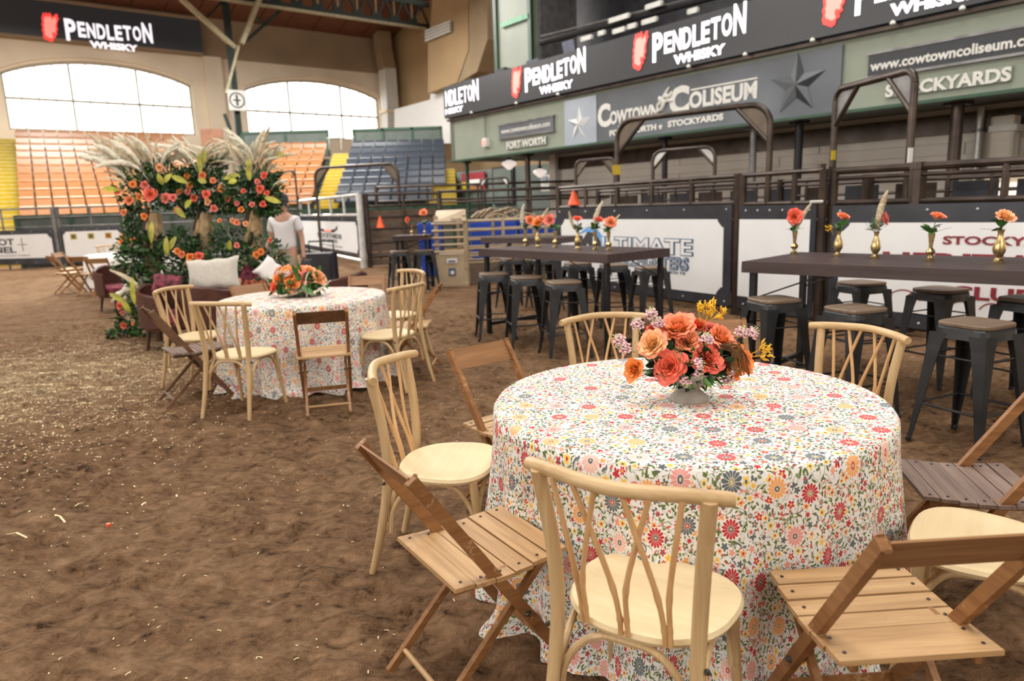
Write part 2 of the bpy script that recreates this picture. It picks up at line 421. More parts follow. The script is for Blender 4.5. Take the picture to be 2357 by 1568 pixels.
# ------------------------------------------------------------------ chairs
def bez(p, n=8):
    """Catmull-Rom through points"""
    p = [Vector(q) for q in p]; P = [p[0] * 2 - p[1]] + p + [p[-1] * 2 - p[-2]]; out = []
    for i in range(1, len(P) - 2):
        for k in range(n):
            t = k / n; a, b, c, d = P[i - 1], P[i], P[i + 1], P[i + 2]
            out.append(.5 * ((2 * b) + (c - a) * t + (2 * a - 5 * b + 4 * c - d) * t * t + (3 * b - a - 3 * c + d) * t ** 3))
    out.append(p[-1]); return out
def cross_chair(bow=.075):
    t = thing('cross_back_chair', (0, 0, 0))
    # seat: rounded D plan, wider at the front
    pts = []
    for k in range(40):
        a = 2 * pi * k / 40; c, s = cos(a), sin(a)
        x = .215 * math.copysign(abs(c) ** .72, c); y = .20 * math.copysign(abs(s) ** .78, s)
        x *= 1.04 + .45 * y - .12 * max(0, -y * 4) ** 2; pts.append((x, y + .005))
    mb = MB(); rings = [(1.0, .438), (1.03, .450), (1.0, .462), (.86, .4635), (.82, .459), (.4, .457)]
    vs = []; n = len(pts)
    for sc_, z in rings: vs += [(p[0] * sc_, p[1] * sc_, z) for p in pts]
    vs.append((0, 0, .457)); fs = [tuple(range(n - 1, -1, -1))]
    for i in range(len(rings) - 1):
        for k in range(n): k2 = (k + 1) % n; fs.append((i * n + k, i * n + k2, (i + 1) * n + k2, (i + 1) * n + k))
    for k in range(n): fs.append(((len(rings) - 1) * n + k, (len(rings) - 1) * n + (k + 1) % n, len(vs) - 1))
    mb.add(vs, fs); mb.build('seat', M_seatb, t, True)
    for s in (-1, 1):   # rear posts run from crest to floor
        P = bez([(s * .205, -.300, 0), (s * .196, -.262, .14), (s * .190, -.215, .36), (s * .188, -.200, .50), (s * .197, -.208, .68), (s * .216, -.238, .875)], 6)
        po = MB().tube(P, [.0145 + .0055 * min(1, i / 14) for i in range(len(P))], 10).build('rear_post', M_blond, t, True)
        P = bez([(s * .205, .210, 0), (s * .192, .178, .22), (s * .182, .155, .44)], 5)
        MB().tube(P, [.0135 + .0045 * i / (len(P) - 1) for i in range(len(P))], 10).build('front_leg', M_blond, t, True)
        o = MB(); o.ball((s * .213, -.212, .43), .008, 8, 4); o.build('bolt', M_screw, po, True)
    # crest rail: bowed, ends forward
    P = bez([(-.262, -.205, .872), (-.17, -.246, .880), (0, -.246 - bow * .55, .884), (.17, -.246, .880), (.262, -.205, .872)], 6)
    MB().tube(P, [.0185 if 0 < i < len(P) - 1 else .0165 for i in range(len(P))], 12).build('crest_rail', M_blondx, t, True)
    def top(x): return Vector((x, -.246 - bow * .55 * max(0, 1 - (x / .2) ** 2), .872))
    def bot(x): return Vector((x, -.182 - .018 * max(0, 1 - (x / .2) ** 2), .455))
    for bx_, tx in ((-.118, -.165), (-.104, -.040), (-.010, -.100), (.010, .092), (.104, .030), (.118, .162)):
        a = bot(bx_); b = top(tx); mid = a.lerp(b, .42); mid.x = bx_ + (tx - bx_) * .16; mid.y -= .006
        P = bez([a, a.lerp(b, .15) + Vector(((bx_ - a.lerp(b, .15).x), 0, 0)), mid, b], 5)
        rr = [.0075] * len(P)
        for q in (4, 9): rr[q] = .0092
        MB().tube(P, rr, 8).build('spindle', M_rattan if bow > .06 else M_blond, t, True)
    # bent-wood arches below the seat
    for s in (-1, 1):
        P = bez([(s * .196, -.200, .21), (s * .190, -.185, .31), (s * .186, -.11, .405), (s * .186, 0, .428)], 5)
        MB().tube(P, .0105, 8).build('arch', M_blond, t, True)
        P = bez([(s * .198, .168, .21), (s * .192, .150, .31), (s * .186, .09, .405), (s * .186, 0.0, .428)], 5)
        MB().tube(P, .0105, 8).build('arch', M_blond, t, True)
    for y0 in (-.208, .163):
        P = bez([(-.185, y0, .20), (-.165, y0 + .01, .33), (-.09, y0 + .02, .415), (.0, y0 + .02, .428), (.09, y0 + .02, .415), (.165, y0 + .01, .33), (.185, y0, .20)], 4)
        MB().tube(P, .0105, 8).build('arch', M_blond, t, True)
    return t
def folding_chair(frame, back, slat, plank_n=6):
    t = thing('folding_chair', (0, 0, 0)); w = .185
    for s in (-1, 1):   # long post: top back -> foot front
        mb = MB(); a = Vector((s * w, .235, .012)); b = Vector((s * w, -.315, .815)); mb.beam(a, b, .047, .025, (1, 0, 0), .006)
        sr = mb.build('side_rail', frame, t)
        mb = MB(); a = Vector((s * (w - .028), -.285, .012)); b = Vector((s * (w - .028), .135, .428)); mb.beam(a, b, .036, .020, (1, 0, 0), .006); mb.build('rear_leg', frame, t)
        mb = MB(); mb.tube([(s * (w + .014), .045, .287), (s * (w - .045), .045, .287)], .009, 8); mb.ball((s * (w + .014), .045, .287), .012, 8, 4, .7); mb.build('pivot_bolt', M_screw, sr, True)
        mb = MB(); mb.box((s * (w - .030), -.01, .428), (.022, .36, .034), bev=.004); mb.build('seat_rail', frame, t)
    M = Matrix.Rotation(R_(34), 3, 'X')
    mb = MB(); mb.box((0, -.282, .765), (2 * w - .018, .014, .115), M=M, bev=.004); mb.build('backrest', back, t)
    ys = -.205; dep = .41 / plank_n
    for k in range(plank_n):   # slats run side to side, seat slightly scooped
        y0 = ys + k * dep; tt = (k + .5) / plank_n; z = .452 - .014 * sin(pi * min(1, tt * 1.15)); z2 = .004 * cos(pi * tt)
        wk = .192 + .016 * sin(pi * (.15 + .85 * tt))
        mb = MB(); mb.box((0, y0 + dep / 2, z), (2 * wk, dep - .0012, .014), M=Matrix.Rotation(-z2 * 14, 3, 'X'), bev=.0015); mb.build('slat', slat, t)
    mb = MB()
    for k in range(plank_n):
        tt = (k + .5) / plank_n; z = .460 - .014 * sin(pi * min(1, tt * 1.15))
        for x in (-.172, .172): mb.lathe([(.0001, -.004), (.005, -.004), (.005, .0015), (.0001, .002)], (x, ys + (k + .5) * dep, z), 8)
    mb.build('screws', M_screw, t, kind='stuff')
    mb = MB(); mb.tube([(-w + .03, -.225, .075), (w - .03, -.225, .075)], .009, 8); mb.build('dowel', slat, t, True)
    mb = MB(); mb.box((0, .165, .115), (2 * w - .02, .012, .034), bev=.003); mb.build('foot_slat', frame, t)
    mb = MB(); mb.box((0, -.195, .36 - .23), (.001, .001, .001))
    mb = MB(); mb.box((0, .10, .392), (2 * w - .07, .03, .016), bev=.003); mb.build('cross_slat', frame, t)
    return t
def headed(deg): return R_(deg - 90)
CC = cross_chair(.085); CC.name = 'cross_back_chair'
G1 = 'blond cross-back chairs round the near table'; G2 = 'blond cross-back chairs round the far table'
def place(src, used, x, y, deg, label, group, cat='chair'):
    if not used: o = src; o.location = (x, y, 0); o.rotation_euler = (0, 0, headed(deg)); o['label'] = label
    else: o = dup(src, (x, y, 0), headed(deg), label)
    o['group'] = group; o['category'] = cat; return o
c_near = [(.362, 1.757, 59, 'blond cross-back chair in front of the near table, its back to the viewer'),
    (-.295, 2.857, -11, 'blond cross-back chair at the left side of the near table, seat facing right'),
    (.585, 3.72, -74, 'blond cross-back chair behind the near table, left of the flower bowl'),
    (1.47, 3.19, -152, 'blond cross-back chair behind the near table at the right, before the bar stools'),
    (1.45, 1.99, 143, 'pale cross-back chair at the right edge, seen between two folding chairs')]
for i, (x, y, d, l) in enumerate(c_near): place(CC, i > 0, x, y, d, l, G1)
CF = cross_chair(.055)
c_far = [(-2.125, 5.40, 76, 'blond cross-back chair in front of the far floral table, nearest the viewer'),
    (-2.86, 6.30, -13, 'blond cross-back chair at the left of the far floral table'),
    (-1.07, 6.03, 152, 'blond cross-back chair at the right of the far floral table, nearer of two'),
    (-1.20, 7.18, -141, 'blond cross-back chair at the right of the far floral table, farther of two')]
for i, (x, y, d, l) in enumerate(c_far): place(CF, i > 0, x, y, d, l, G2)
FC = folding_chair(M_oak, M_oakx, M_slat)
f_near = [(-.125, 2.10, 33, 'oak folding chair with pale slatted seat at the left front of the near table'),
    (.02, 3.36, -50, 'brown folding chair behind the near table at its left'),
    (.93, 1.665, 93, 'worn oak folding chair with pale slats in the front right, its back to the viewer'),
    (1.16, 3.82, -98, 'folding chair behind the near table, hidden by the flowers but for one top corner')]
for i, (x, y, d, l) in enumerate(f_near): place(FC, i > 0, x, y, d, l, 'wooden folding chairs round the near table')
FD = folding_chair(M_oak, M_slat, M_darkslat, 7)
place(FD, False, 1.69, 2.47, 167, 'folding chair with weathered dark slats at the right of the near table', 'wooden folding chairs round the near table')
FW = folding_chair(M_dark, M_dark, M_darkslat)
FB = folding_chair(M_oak, M_dark, M_slat)
GF = 'wooden folding chairs round the far floral table'
place(FB, False, -1.475, 5.36, 105, 'brown folding chair in front of the far floral table, back to the viewer', GF)
place(FW, False, -2.66, 5.72, 38, 'dark walnut folding chair at the left front of the far floral table', GF)
place(FC, True, -2.47, 6.98, -40, 'folding chair half hidden behind the far floral table at its left', GF)
place(FC, True, -1.56, 7.42, -85, 'folding chair half hidden behind the far floral table at its right', GF)
place(FC, True, -.98, 6.55, 178, 'folding chair seen edge-on at the right end of the far floral table', GF)

# ------------------------------------------------------------------ round tables and cloths
def cloth(name, c, R, zt, seed, label, drop=None):
    rr = random.Random(seed); drop = drop or zt - .004
    NT = 288; ph = [rr.uniform(0, 6.28) for _ in range(8)]
    ring = [0, .1, .25, .4, .55, .7, .82, .9, .96, .99, 1.0]; v = []; uvs = []; f = []
    rows = [('t', k * R) for k in ring] + [('e', .012), ('e', .03)] + [('d', .05 + (drop - .05) * (k / 26)) for k in range(0, 27)]
    for (k, q) in rows:
        for i in range(NT):
            a = 2 * pi * i / NT
            if k == 't': r, z, s_ = q, zt, q
            elif k == 'e': r, z, s_ = R + q * .4, zt - q * .55, R + q
            else:
                t = (q / drop); am = max(0, t - .12) ** 1.15
                nf = 19; w = sin(nf * a + ph[0] + .9 * sin(3 * a + ph[1])) ; w = math.copysign(abs(w) ** .8, w)
                w2 = sin(31 * a + ph[2] + sin(5 * a + ph[3]) * 1.1); w3 = sin(5 * a + ph[4])
                r = R + .012 + .045 * t + am * (.056 * w * (1 + .3 * w3) + .017 * w2) + am * .012 * w3
                if t > .9: r += (t - .9) * (.25 + .25 * sin(9 * a + ph[5]) + .1 * w)
                z = zt - q; s_ = R + q
                if t > .9: z = max(z, .004 + .02 * max(0, sin(13 * a + ph[6])))
            v.append((r * cos(a), r * sin(a), z)); uvs.append((s_ * cos(a) + 5, s_ * sin(a) + 5))
    nr = len(rows)
    for i in range(nr - 1):
        for k in range(NT):
            k2 = (k + 1) % NT; f.append((i * NT + k, (i + 1) * NT + k, (i + 1) * NT + k2, i * NT + k2))
    me = bpy.data.meshes.new(name); me.from_pydata(v, [], f); me.materials.append(M_cloth)
    ul = me.uv_layers.new(name='UVMap'); li = np.empty(len(me.loops), dtype=np.int32); me.loops.foreach_get('vertex_index', li)
    ul.data.foreach_set('uv', np.array(uvs, dtype=np.float32)[li].ravel()); me.polygons.foreach_set('use_smooth', [True] * len(me.polygons))
    return link(name, me, None, (c[0], c[1], 0), label=label, cat='tablecloth', group='floral tablecloths')
def round_table(c, R, z, label):
    t = thing('round_table', (c[0], c[1], 0), 0, label, 'table', 'round tables under floral cloths')
    MB().lathe([(R, z - .03), (R + .004, z - .015), (R, z)], (0, 0, 0), 64).build('table_top', M_slat, t)
    for s in (-1, 1):
        for q in (-1, 1): MB().tube([(s * .35, q * .3, 0), (s * .35, q * .3, z - .03)], .016, 8).build('leg', M_gun, t, True)
    return t
T1 = (.672, 2.665); T2 = (-1.93, 6.47)
round_table(T1, .735, .75, 'round folding table under the near floral cloth')
round_table(T2, .735, .75, 'round folding table under the far floral cloth')
cloth('tablecloth', T1, .742, .758, 3, 'white floral tablecloth on the near round table, reaching the dirt')
cloth('tablecloth', T2, .742, .758, 9, 'white floral tablecloth on the far round table')

# ------------------------------------------------------------------ flowers
def rose_mesh(name, mt, R=.035, seed=1, n=26, closed=0.0):
    n = int(n * 1.7); rr = random.Random(seed); v = []; f = []; colr = []
    for k in range(n):
        t = k / (n - 1); a0 = k * 2.4 + rr.uniform(-.2, .2); phi = (.10 + 1.30 * t ** 1.15) * (1 - closed * .35)
        L = R * (.66 + .40 * t) * rr.uniform(.9, 1.1); Wd = R * (.46 + .62 * t); rb = R * (.02 + .26 * t)
        z0 = -R * .12 * t; NB, NA = 5, 6; base = len(v)
        for b in range(NB):
            q = b / (NB - 1); r = rb; z = z0; m_ = 10
            for s in range(m_):
                th = phi * (.35 + .95 * (s + .5) / m_ * q); r += sin(th) * L * q / m_; z += cos(th) * L * q / m_
            shp = sin(pi * (.13 + .68 * q)) ** .65
            for a in range(NA):
                x = (a / (NA - 1) * 2 - 1); lat = x * Wd * .5 * shp; rad = r - (x * x) * Wd * .30 * (1 - .45 * t) + rr.uniform(-.012, .012) * R
                z_ = z + R * .05 * sin(x * 6 + k * 1.7) * q * (.3 + t) - x * x * R * .08 * q
                rad = max(rad, R * .01)
                v.append((cos(a0) * rad - sin(a0) * lat, sin(a0) * rad + cos(a0) * lat, z_)); colr.append((t, q, 0, 1))
        for b in range(NB - 1):
            for a in range(NA - 1):
                i = base + b * NA + a; f.append((i, i + 1, i + NA + 1, i + NA))
    me = bpy.data.meshes.new(name); me.from_pydata(v, [], f); me.materials.append(mt)
    ca = me.color_attributes.new('tint', 'FLOAT_COLOR', 'POINT'); ca.data.foreach_set('color', np.array(colr, dtype=np.float32).ravel())
    me.polygons.foreach_set('use_smooth', [True] * len(me.polygons)); return me
ROSE = [[rose_mesh('rose', M_rose[c], .05, 10 + c * 3 + s, 30 if s == 0 else 24, .3 * s) for s in range(2)] for c in range(5)]
def rose(parent, loc, c, R, direction, seed=0, name='rose', label=None):
    d = Vector(direction).normalized(); q = d.to_track_quat('Z', 'Y'); e = (q @ Euler((0, 0, seed * 1.3)).to_quaternion()).to_euler()
    o = link(name, ROSE[c][seed % 2], parent, Vector(loc) - d * R * .35, e, R / .05)
    if label: o['label'] = label
    return o
def leaf(mb, p, d, L, Wd, up=None, curl=.3, n=4):
    p = Vector(p); d = Vector(d).normalized(); upv = Vector(up) if up else Vector((rnd.uniform(-1, 1), rnd.uniform(-1, 1), 1))
    s = d.cross(upv)
    if s.length < 1e-3: s = Vector((1, 0, 0))
    s.normalize(); nn = s.cross(d); vs = []; fs = []
    for i in range(n + 1):
        t = i / n; w = Wd * .5 * (sin(pi * (.06 + .92 * t)) ** .8); c = p + d * (L * t) - nn * (curl * L * t * t) * -1 * -1
        vs += [c - s * w + nn * w * .25, c, c + s * w + nn * w * .25]
    for i in range(n):
        a = i * 3; fs += [(a, a + 1, a + 4, a + 3), (a + 1, a + 2, a + 5, a + 4)]
    mb.add(vs, fs)
def leaf_mass(parent, name, mt, pts, seed, L=(.04, .09), Wr=.4, count=200, outward=None, kind='stuff'):
    """leaves scattered over a list of (centre, radius) blobs"""
    rr = random.Random(seed); mb = MB()
    for _ in range(count):
        c, r = rr.choice(pts); c = Vector(c)
        d = Vector((rr.gauss(0, 1), rr.gauss(0, 1), rr.gauss(0, 1))).normalized(); rad = r if isinstance(r, tuple) else (r, r, r)
        p = c + Vector((d.x * rad[0], d.y * rad[1], d.z * rad[2])) * rr.uniform(.45, 1.0)
        dd = (d + Vector((rr.gauss(0, .5), rr.gauss(0, .5), rr.gauss(0, .5)))).normalized(); l = rr.uniform(*L)
        leaf(mb, p, dd, l, l * Wr, (rr.gauss(0, 1), rr.gauss(0, 1), rr.gauss(0, 1)), rr.uniform(-.3, .4), 3)
    return mb.build(name, mt, parent, 'all', kind=kind)
def fern(mb, p, d, L, rr, n=18, wl=.35):
    p = Vector(p); d = Vector(d).normalized(); side = d.cross(Vector((0, 0, 1))).normalized()
    for i in range(n):
        t = i / n; q = p + d * L * t - Vector((0, 0, L * .35 * t * t))
        for s in (-1, 1):
            leaf(mb, q, side * s + d * .7 + Vector((0, 0, rr.uniform(-.2, .3))), L * wl * (1 - t * .8), .0035 + L * .012, None, .1, 2)
def stock(parent, loc, d, L, seed, big=1.0):
    """spike of pale pink stock with a green tip, one piece"""
    rr = random.Random(seed); mb = MB(); p = Vector(loc); d = Vector(d).normalized(); q = d.to_track_quat('Z', 'Y')
    mb.m = 1; mb.tube([p - d * L * .6, p + d * L], .0022, 5)
    for i in range(int(16 * big)):
        t = i / (16 * big); mb.m = 0 if t < .62 else 1; a = i * 2.4; r = .013 * (1.25 - t) * big
        c = p + d * L * (.05 + t * .95) + q @ Vector((cos(a) * r, sin(a) * r, 0)); s = (.0085 if t < .62 else .0045) * big
        for k in range(4 if t < .62 else 1):
            o = q @ Vector((cos(a + k * 1.6) * s, sin(a + k * 1.6) * s, s * .4)); mb.ball(c + o * .8, s * .75, 5, 3, .6)
    return mb.build('flower_spike', [M_stock, M_bud], parent, 'all')
def kpaw(parent, loc, d, L, seed):
    rr = random.Random(seed); mb = MB(); p = Vector(loc); d = Vector(d).normalized(); mb.tube([p - d * L * .7, p + d * L * .6], .002, 5); tip = p + d * L * .6
    for i in range(9):
        dd = (d + Vector((rr.gauss(0, .6), rr.gauss(0, .6), rr.gauss(.1, .5)))).normalized(); b = tip + Vector((rr.gauss(0, .01), rr.gauss(0, .01), rr.gauss(0, .01)))
        mb.tube([b, b + dd * L * .28, b + dd * L * .5], [.002, .0052, .003], 6)
        for k in range(3):
            e = (dd + Vector((rr.gauss(0, .5), rr.gauss(0, .5), rr.gauss(0, .5)))).normalized(); mb.tube([b + dd * L * .48, b + dd * L * .5 + e * L * .16], [.003, .001], 4)
    return mb.build('kangaroo_paw', M_kpaw, parent, 'all')
def plume_mesh(name, mt, L=.45, Wd=.05, bend=.5, seed=1, n=260, stem=.25):
    rr = random.Random(seed); mb = MB(); P = []
    for i in range(13):
        t = i / 12; P.append(Vector((bend * L * t * t, 0, L * t * (1 - .25 * bend * t))))
    mb.tube([Vector((0, 0, -L * stem)), Vector((0, 0, 0))] + P[1:], [.004] * 2 + [.003] * 12, 4)
    for k in range(n):
        t = rr.uniform(.05, 1); i = min(11, int(t * 12)); p = P[i].lerp(P[i + 1], t * 12 - i); tg = (P[i + 1] - P[i]).normalized()
        a = rr.uniform(0, 6.28); sd = Vector((cos(a), sin(a), 0)); sd = (sd - tg * sd.dot(tg)).normalized(); w = Wd * (sin(pi * (.08 + .86 * t)) ** .7)
        e = p + tg * w * rr.uniform(.5, 1.3) + sd * w * rr.uniform(.25, .6) + Vector((0, 0, -w * .25)); q = p.lerp(e, .5) + sd * w * .12
        s2 = tg.cross(sd) * w * .42
        mb.add([p - s2 * .5, p + s2 * .5, q + s2, q - s2, e], [(0, 1, 2, 3), (3, 2, 4)])
    return mb.mesh(name, mt, 'all')

# near centrepiece: footed stone bowl
def centrepiece():
    t = thing('flower_bowl', (T1[0] + .013, T1[1] - .03, .758), 0, 'low arrangement of coral and peach roses in a footed stone bowl on the near table', 'flowers', 'table centrepieces')
    MB().lathe([(.075, 0), (.077, .006), (.074, .014), (.056, .030), (.038, .044), (.037, .052), (.055, .060), (.088, .078), (.108, .100), (.116, .122), (.108, .122), (.098, .10), (.07, .08), (.0001, .07)], (0, 0, 0), 40).build('bowl', M_stone, t, True)
    # (pixel x, pixel y, depth shift, colour, radius, seed)
    rs = [(1540, 843, -.10, 0, .037, 0), (1458, 851, -.07, 3, .027, 0), (1500, 792, -.07, 2, .034, 0), (1560, 752, -.01, 1, .042, 1), (1630, 826, -.09, 0, .035, 1),
          (1662, 778, -.03, 1, .035, 0), (1583, 786, -.05, 1, .028, 1), (1712, 832, -.05, 3, .036, 1), (1506, 760, .03, 0, .026, 0), (1608, 748, .05, 0, .028, 1), (1645, 762, .04, 4, .03, 0), (1550, 770, .09, 3, .03, 1), (1690, 850, -.05, 3, .026, 0)]
    c0 = Vector(t.location)
    for i, (x, y, dy, c, R, s) in enumerate(rs):
        p = atY(x, y, c0.y + dy) - c0; d = p - Vector((0, .02, .085)); d.y -= .10; d.z += .02; rose(t, p, c, R * 1.72, d, i)
    leaf_mass(t, 'foliage', M_leafd, [((0, 0, .13), (.13, .10, .055)), ((-.05, -.03, .15), (.09, .07, .05)), ((.06, -.03, .15), (.09, .07, .05)), ((0, 0, .18), (.10, .07, .04))], 5, (.035, .07), .5, 330)
    leaf_mass(t, 'light_foliage', M_leaff, [((0, -.03, .13), (.13, .09, .05)), ((0, 0, .17), (.12, .08, .05))], 6, (.03, .06), .28, 220)
    mb = MB(); rr = random.Random(4)
    for (x, y) in ((1585, 815), (1560, 800), (1600, 830), (1525, 840), (1490, 850), (1575, 822), (1610, 820)):
        p = atY(x, y, c0.y - .075) - c0; fern(mb, p, (rr.uniform(-.7, .7), -.8, rr.uniform(-.5, .4)), .055, rr, 14, .5)
    for k in range(12):
        a = rr.uniform(0, 6.28); fern(mb, (.09 * cos(a), .07 * sin(a), .11), (cos(a), sin(a), rr.uniform(-.4, .6)), rr.uniform(.05, .09), rr, 14, .3)
    mb.build('fern_leaves', M_leaff, t, 'all', kind='stuff')
    for i, (x, y, dy, dx_, dz_, L) in enumerate(((1500, 735, .02, -.15, 1, .055), (1470, 755, 0, -.4, 1, .05), (1447, 805, -.04, -1, .5, .05), (1432, 790, -.03, -.8, .8, .05), (1625, 790, -.08, .1, 1, .045), (1700, 775, 0, .5, 1, .05), (1722, 775, 0, .8, .9, .05),
                (1575, 865, -.10, .2, -1, .045), (1600, 850, -.1, .5, -.6, .04), (1670, 862, -.06, .5, -1, .05), (1598, 840, -.11, .8, .2, .04), (1515, 750, .0, -.2, .6, .04), (1680, 845, -.07, .8, -.4, .04))):
        stock(t, atY(x, y, c0.y + dy) - c0, (dx_, -.25, dz_), L, i + 3, 1.15)
    for i, (x, y, dy, dx_, dz_) in enumerate(((1610, 728, .03, -.2, 1), (1632, 722, .03, .3, 1), (1645, 730, .03, .8, .8), (1742, 820, -.02, 1, .15), (1735, 812, 0, 1, .5), (1622, 745, .0, .2, .8))):
        kpaw(t, atY(x, y, c0.y + dy) - c0, (dx_, -.1, dz_), .045, i)
    mb = MB()   # drooping bronze amaranth
    for k in range(24):
        a = atY(1655 + rr.uniform(-6, 6), 800 + rr.uniform(-6, 6), c0.y - .075) - c0; b = atY(1706 + rr.uniform(-26, 22), 852 + rr.uniform(-26, 18), c0.y - .10) - c0
        mid = a.lerp(b, .5) + Vector((.02, -.015, .03 + rr.uniform(-.008, .012))); P = bez([a, mid, b], 6)
        mb.tube(P, [.0014 + .0022 * sin(i * 1.9) ** 2 for i in range(len(P))], 5)
    mb.build('amaranth', M_leafb, t, 'all'); mb = MB()
    for k in range(26):   # fine grasses
        a = rr.uniform(0, 6.28); d = Vector((cos(a), sin(a) * .6, rr.uniform(-.1, .9))); p = Vector((.06 * cos(a), .05 * sin(a), .14)); L = rr.uniform(.10, .16)
        mb.tube(bez([p, p + d * L * .5, p + d * L + Vector((0, 0, -.03))], 4), [.0008] * 9, 3)
    mb.build('grass_blades', M_leafg, t, 'all', kind='stuff')
centrepiece()

# far centrepiece with antler
def centrepiece2():
    b0 = at(690, 683, .758)
    t = thing('flower_bowl', b0, 0, 'orange and yellow roses in a pewter bowl on the far floral table', 'flowers', 'table centrepieces')
    MB().lathe([(.06, 0), (.10, .03), (.15, .075), (.16, .09), (.15, .088), (.09, .04), (.0001, .03)], (0, 0, 0), 28).build('bowl', M_pewter, t, True)
    for i, (x, y, dy, c, R) in enumerate(((665, 633, -.08, 3, .062), (673, 655, -.12, 3, .05), (638, 642, -.06, 3, .045), (630, 660, -.05, 0, .045), (702, 640, -.06, 4, .05), (735, 640, -.02, 2, .05), (690, 622, 0, 1, .045), (655, 620, .02, 2, .04), (712, 622, .03, 2, .045), (640, 625, .05, 1, .045), (720, 650, .0, 2, .04), (648, 668, -.02, 0, .035), (725, 628, .05, 3, .04))):
        p = atY(x, y, b0.y + dy) - b0; d = p - Vector((0, 0, .05)); d.y -= .12; rose(t, p, c, R * 1.45, d, i)
    leaf_mass(t, 'foliage', M_leafm, [((0, 0, .13), (.24, .17, .09))], 15, (.06, .11), .5, 220)
    for i in range(6): stock(t, (rnd.uniform(-.15, .15), rnd.uniform(-.1, .1), .2), (rnd.uniform(-.4, .4), 0, 1), .07, i, 1.6)
    # shed antler lying in front of the bowl
    mb = MB(); S = 1.0
    def P_(x, y, dy=0.0): return atY(x, y, b0.y - .13 + dy)
    main = bez([P_(643, 687), P_(668, 683), P_(690, 676), P_(700, 668)], 5); mb.tube(main, [.006, .009, .011, .012, .013, .013] + [.014] * (len(main) - 6), 8)
    mb.tube(bez([P_(690, 677), P_(703, 660, .02), P_(706, 640, .02), P_(711, 632, .03)], 4), [.013 - .0009 * i for i in range(13)], 8)
    mb.tube(bez([P_(697, 672), P_(715, 680), P_(735, 672), P_(750, 660), P_(762, 650)], 4), [.014 - .00065 * i for i in range(17)], 8)
    mb.tube([P_(706, 678), P_(707, 690)], [.011, .006], 8)
    a_ = mb.build('antler', M_bone, None, 'all', label='pale shed antler lying on the far table in front of the flower bowl', cat='antler')
    zmin = min(v.co.z for v in a_.data.vertices); a_.location.z = .762 - zmin
centrepiece2()
# ------------------------------------------------------------------ ground
def vnoise(nx, ny, cell, seed):
    r = np.random.RandomState(seed); gx, gy = int(nx / cell) + 3, int(ny / cell) + 3; g = r.rand(gx, gy)
    x = np.arange(nx) / cell; y = np.arange(ny) / cell; xi, yi = x.astype(int), y.astype(int); fx, fy = x - xi, y - yi
    fx = fx * fx * (3 - 2 * fx); fy = fy * fy * (3 - 2 * fy)
    a = g[np.ix_(xi, yi)]; b = g[np.ix_(xi + 1, yi)]; c = g[np.ix_(xi, yi + 1)]; d = g[np.ix_(xi + 1, yi + 1)]
    return (a * (1 - fx)[:, None] + b * fx[:, None]) * (1 - fy)[None] + (c * (1 - fx)[:, None] + d * fx[:, None]) * fy[None]
def ground():
    # fine churned dirt near the camera joined edge to edge with a flat field beyond
    x0, x1, y0, y1, st = -6.6, 4.2, 1.0, 10.6, .022
    nx, ny = int((x1 - x0) / st) + 1, int((y1 - y0) / st) + 1
    h = (vnoise(nx, ny, 20, 1) - .5) * .034 + (vnoise(nx, ny, 7, 2) - .5) * .044 + (vnoise(nx, ny, 3, 3) - .5) * .034
    h = h - np.maximum(0, vnoise(nx, ny, 5, 4) - .66) * .09 + np.maximum(0, vnoise(nx, ny, 3.2, 8) - .72) * .05
    ex = np.minimum(1, np.minimum(np.arange(nx), nx - 1 - np.arange(nx)) / 10.0); ey = np.minimum(1, np.minimum(np.arange(ny), ny - 1 - np.arange(ny)) / 10.0)
    h = (h - .006) * ex[:, None] * ey[None]
    X_, Y_ = np.meshgrid(x0 + np.arange(nx) * st, y0 + np.arange(ny) * st, indexing='ij')
    v = np.stack([X_.ravel(), Y_.ravel(), h.ravel()], 1); i = np.arange(nx * ny).reshape(nx, ny)
    f = np.stack([i[:-1, :-1].ravel(), i[1:, :-1].ravel(), i[1:, 1:].ravel(), i[:-1, 1:].ravel()], 1)
    me = bpy.data.meshes.new('floor'); nb = len(v)
    X1, Y1 = x0 + (nx - 1) * st, y0 + (ny - 1) * st
    E_ = [(-70, -20, 0), (60, -20, 0), (60, 75, 0), (-70, 75, 0), (x0, y0, 0), (X1, y0, 0), (X1, Y1, 0), (x0, Y1, 0)]
    v = np.concatenate([v, np.array(E_)]); f = np.concatenate([f, np.array([(nb, nb + 1, nb + 5, nb + 4), (nb + 1, nb + 2, nb + 6, nb + 5), (nb + 2, nb + 3, nb + 7, nb + 6), (nb + 3, nb, nb + 4, nb + 7)])])
    me.vertices.add(len(v)); me.vertices.foreach_set('co', v.ravel()); me.loops.add(len(f) * 4); me.loops.foreach_set('vertex_index', f.ravel().astype(np.int32))
    me.polygons.add(len(f)); me.polygons.foreach_set('loop_start', np.arange(len(f)) * 4); me.polygons.foreach_set('loop_total', np.full(len(f), 4)); me.update(calc_edges=True)
    me.polygons.foreach_set('use_smooth', [True] * len(f)); me.materials.append(M_dirt)
    link('floor', me, None, kind='structure')
    def hz(x, y):
        a, b = (x - x0) / st, (y - y0) / st
        return h[int(a), int(b)] if 0 <= a < nx - 1 and 0 <= b < ny - 1 else 0.0
    return hz
HZ = ground()
mb = MB(); rs_ = random.Random(2)
def strawbit(x, y, L, w=.003):
    a = rs_.uniform(0, pi); z = HZ(x, y) + .004; d = Vector((cos(a), sin(a), rs_.uniform(-.1, .15))) * L / 2; s = Vector((-sin(a), cos(a), 0)) * w
    c = Vector((x, y, z)); k = Vector((0, 0, L * .12)); mb.add([c - d - s, c - d + s, c + s + k, c - s + k, c + d + s, c + d - s], [(0, 1, 2, 3), (3, 2, 4, 5)])
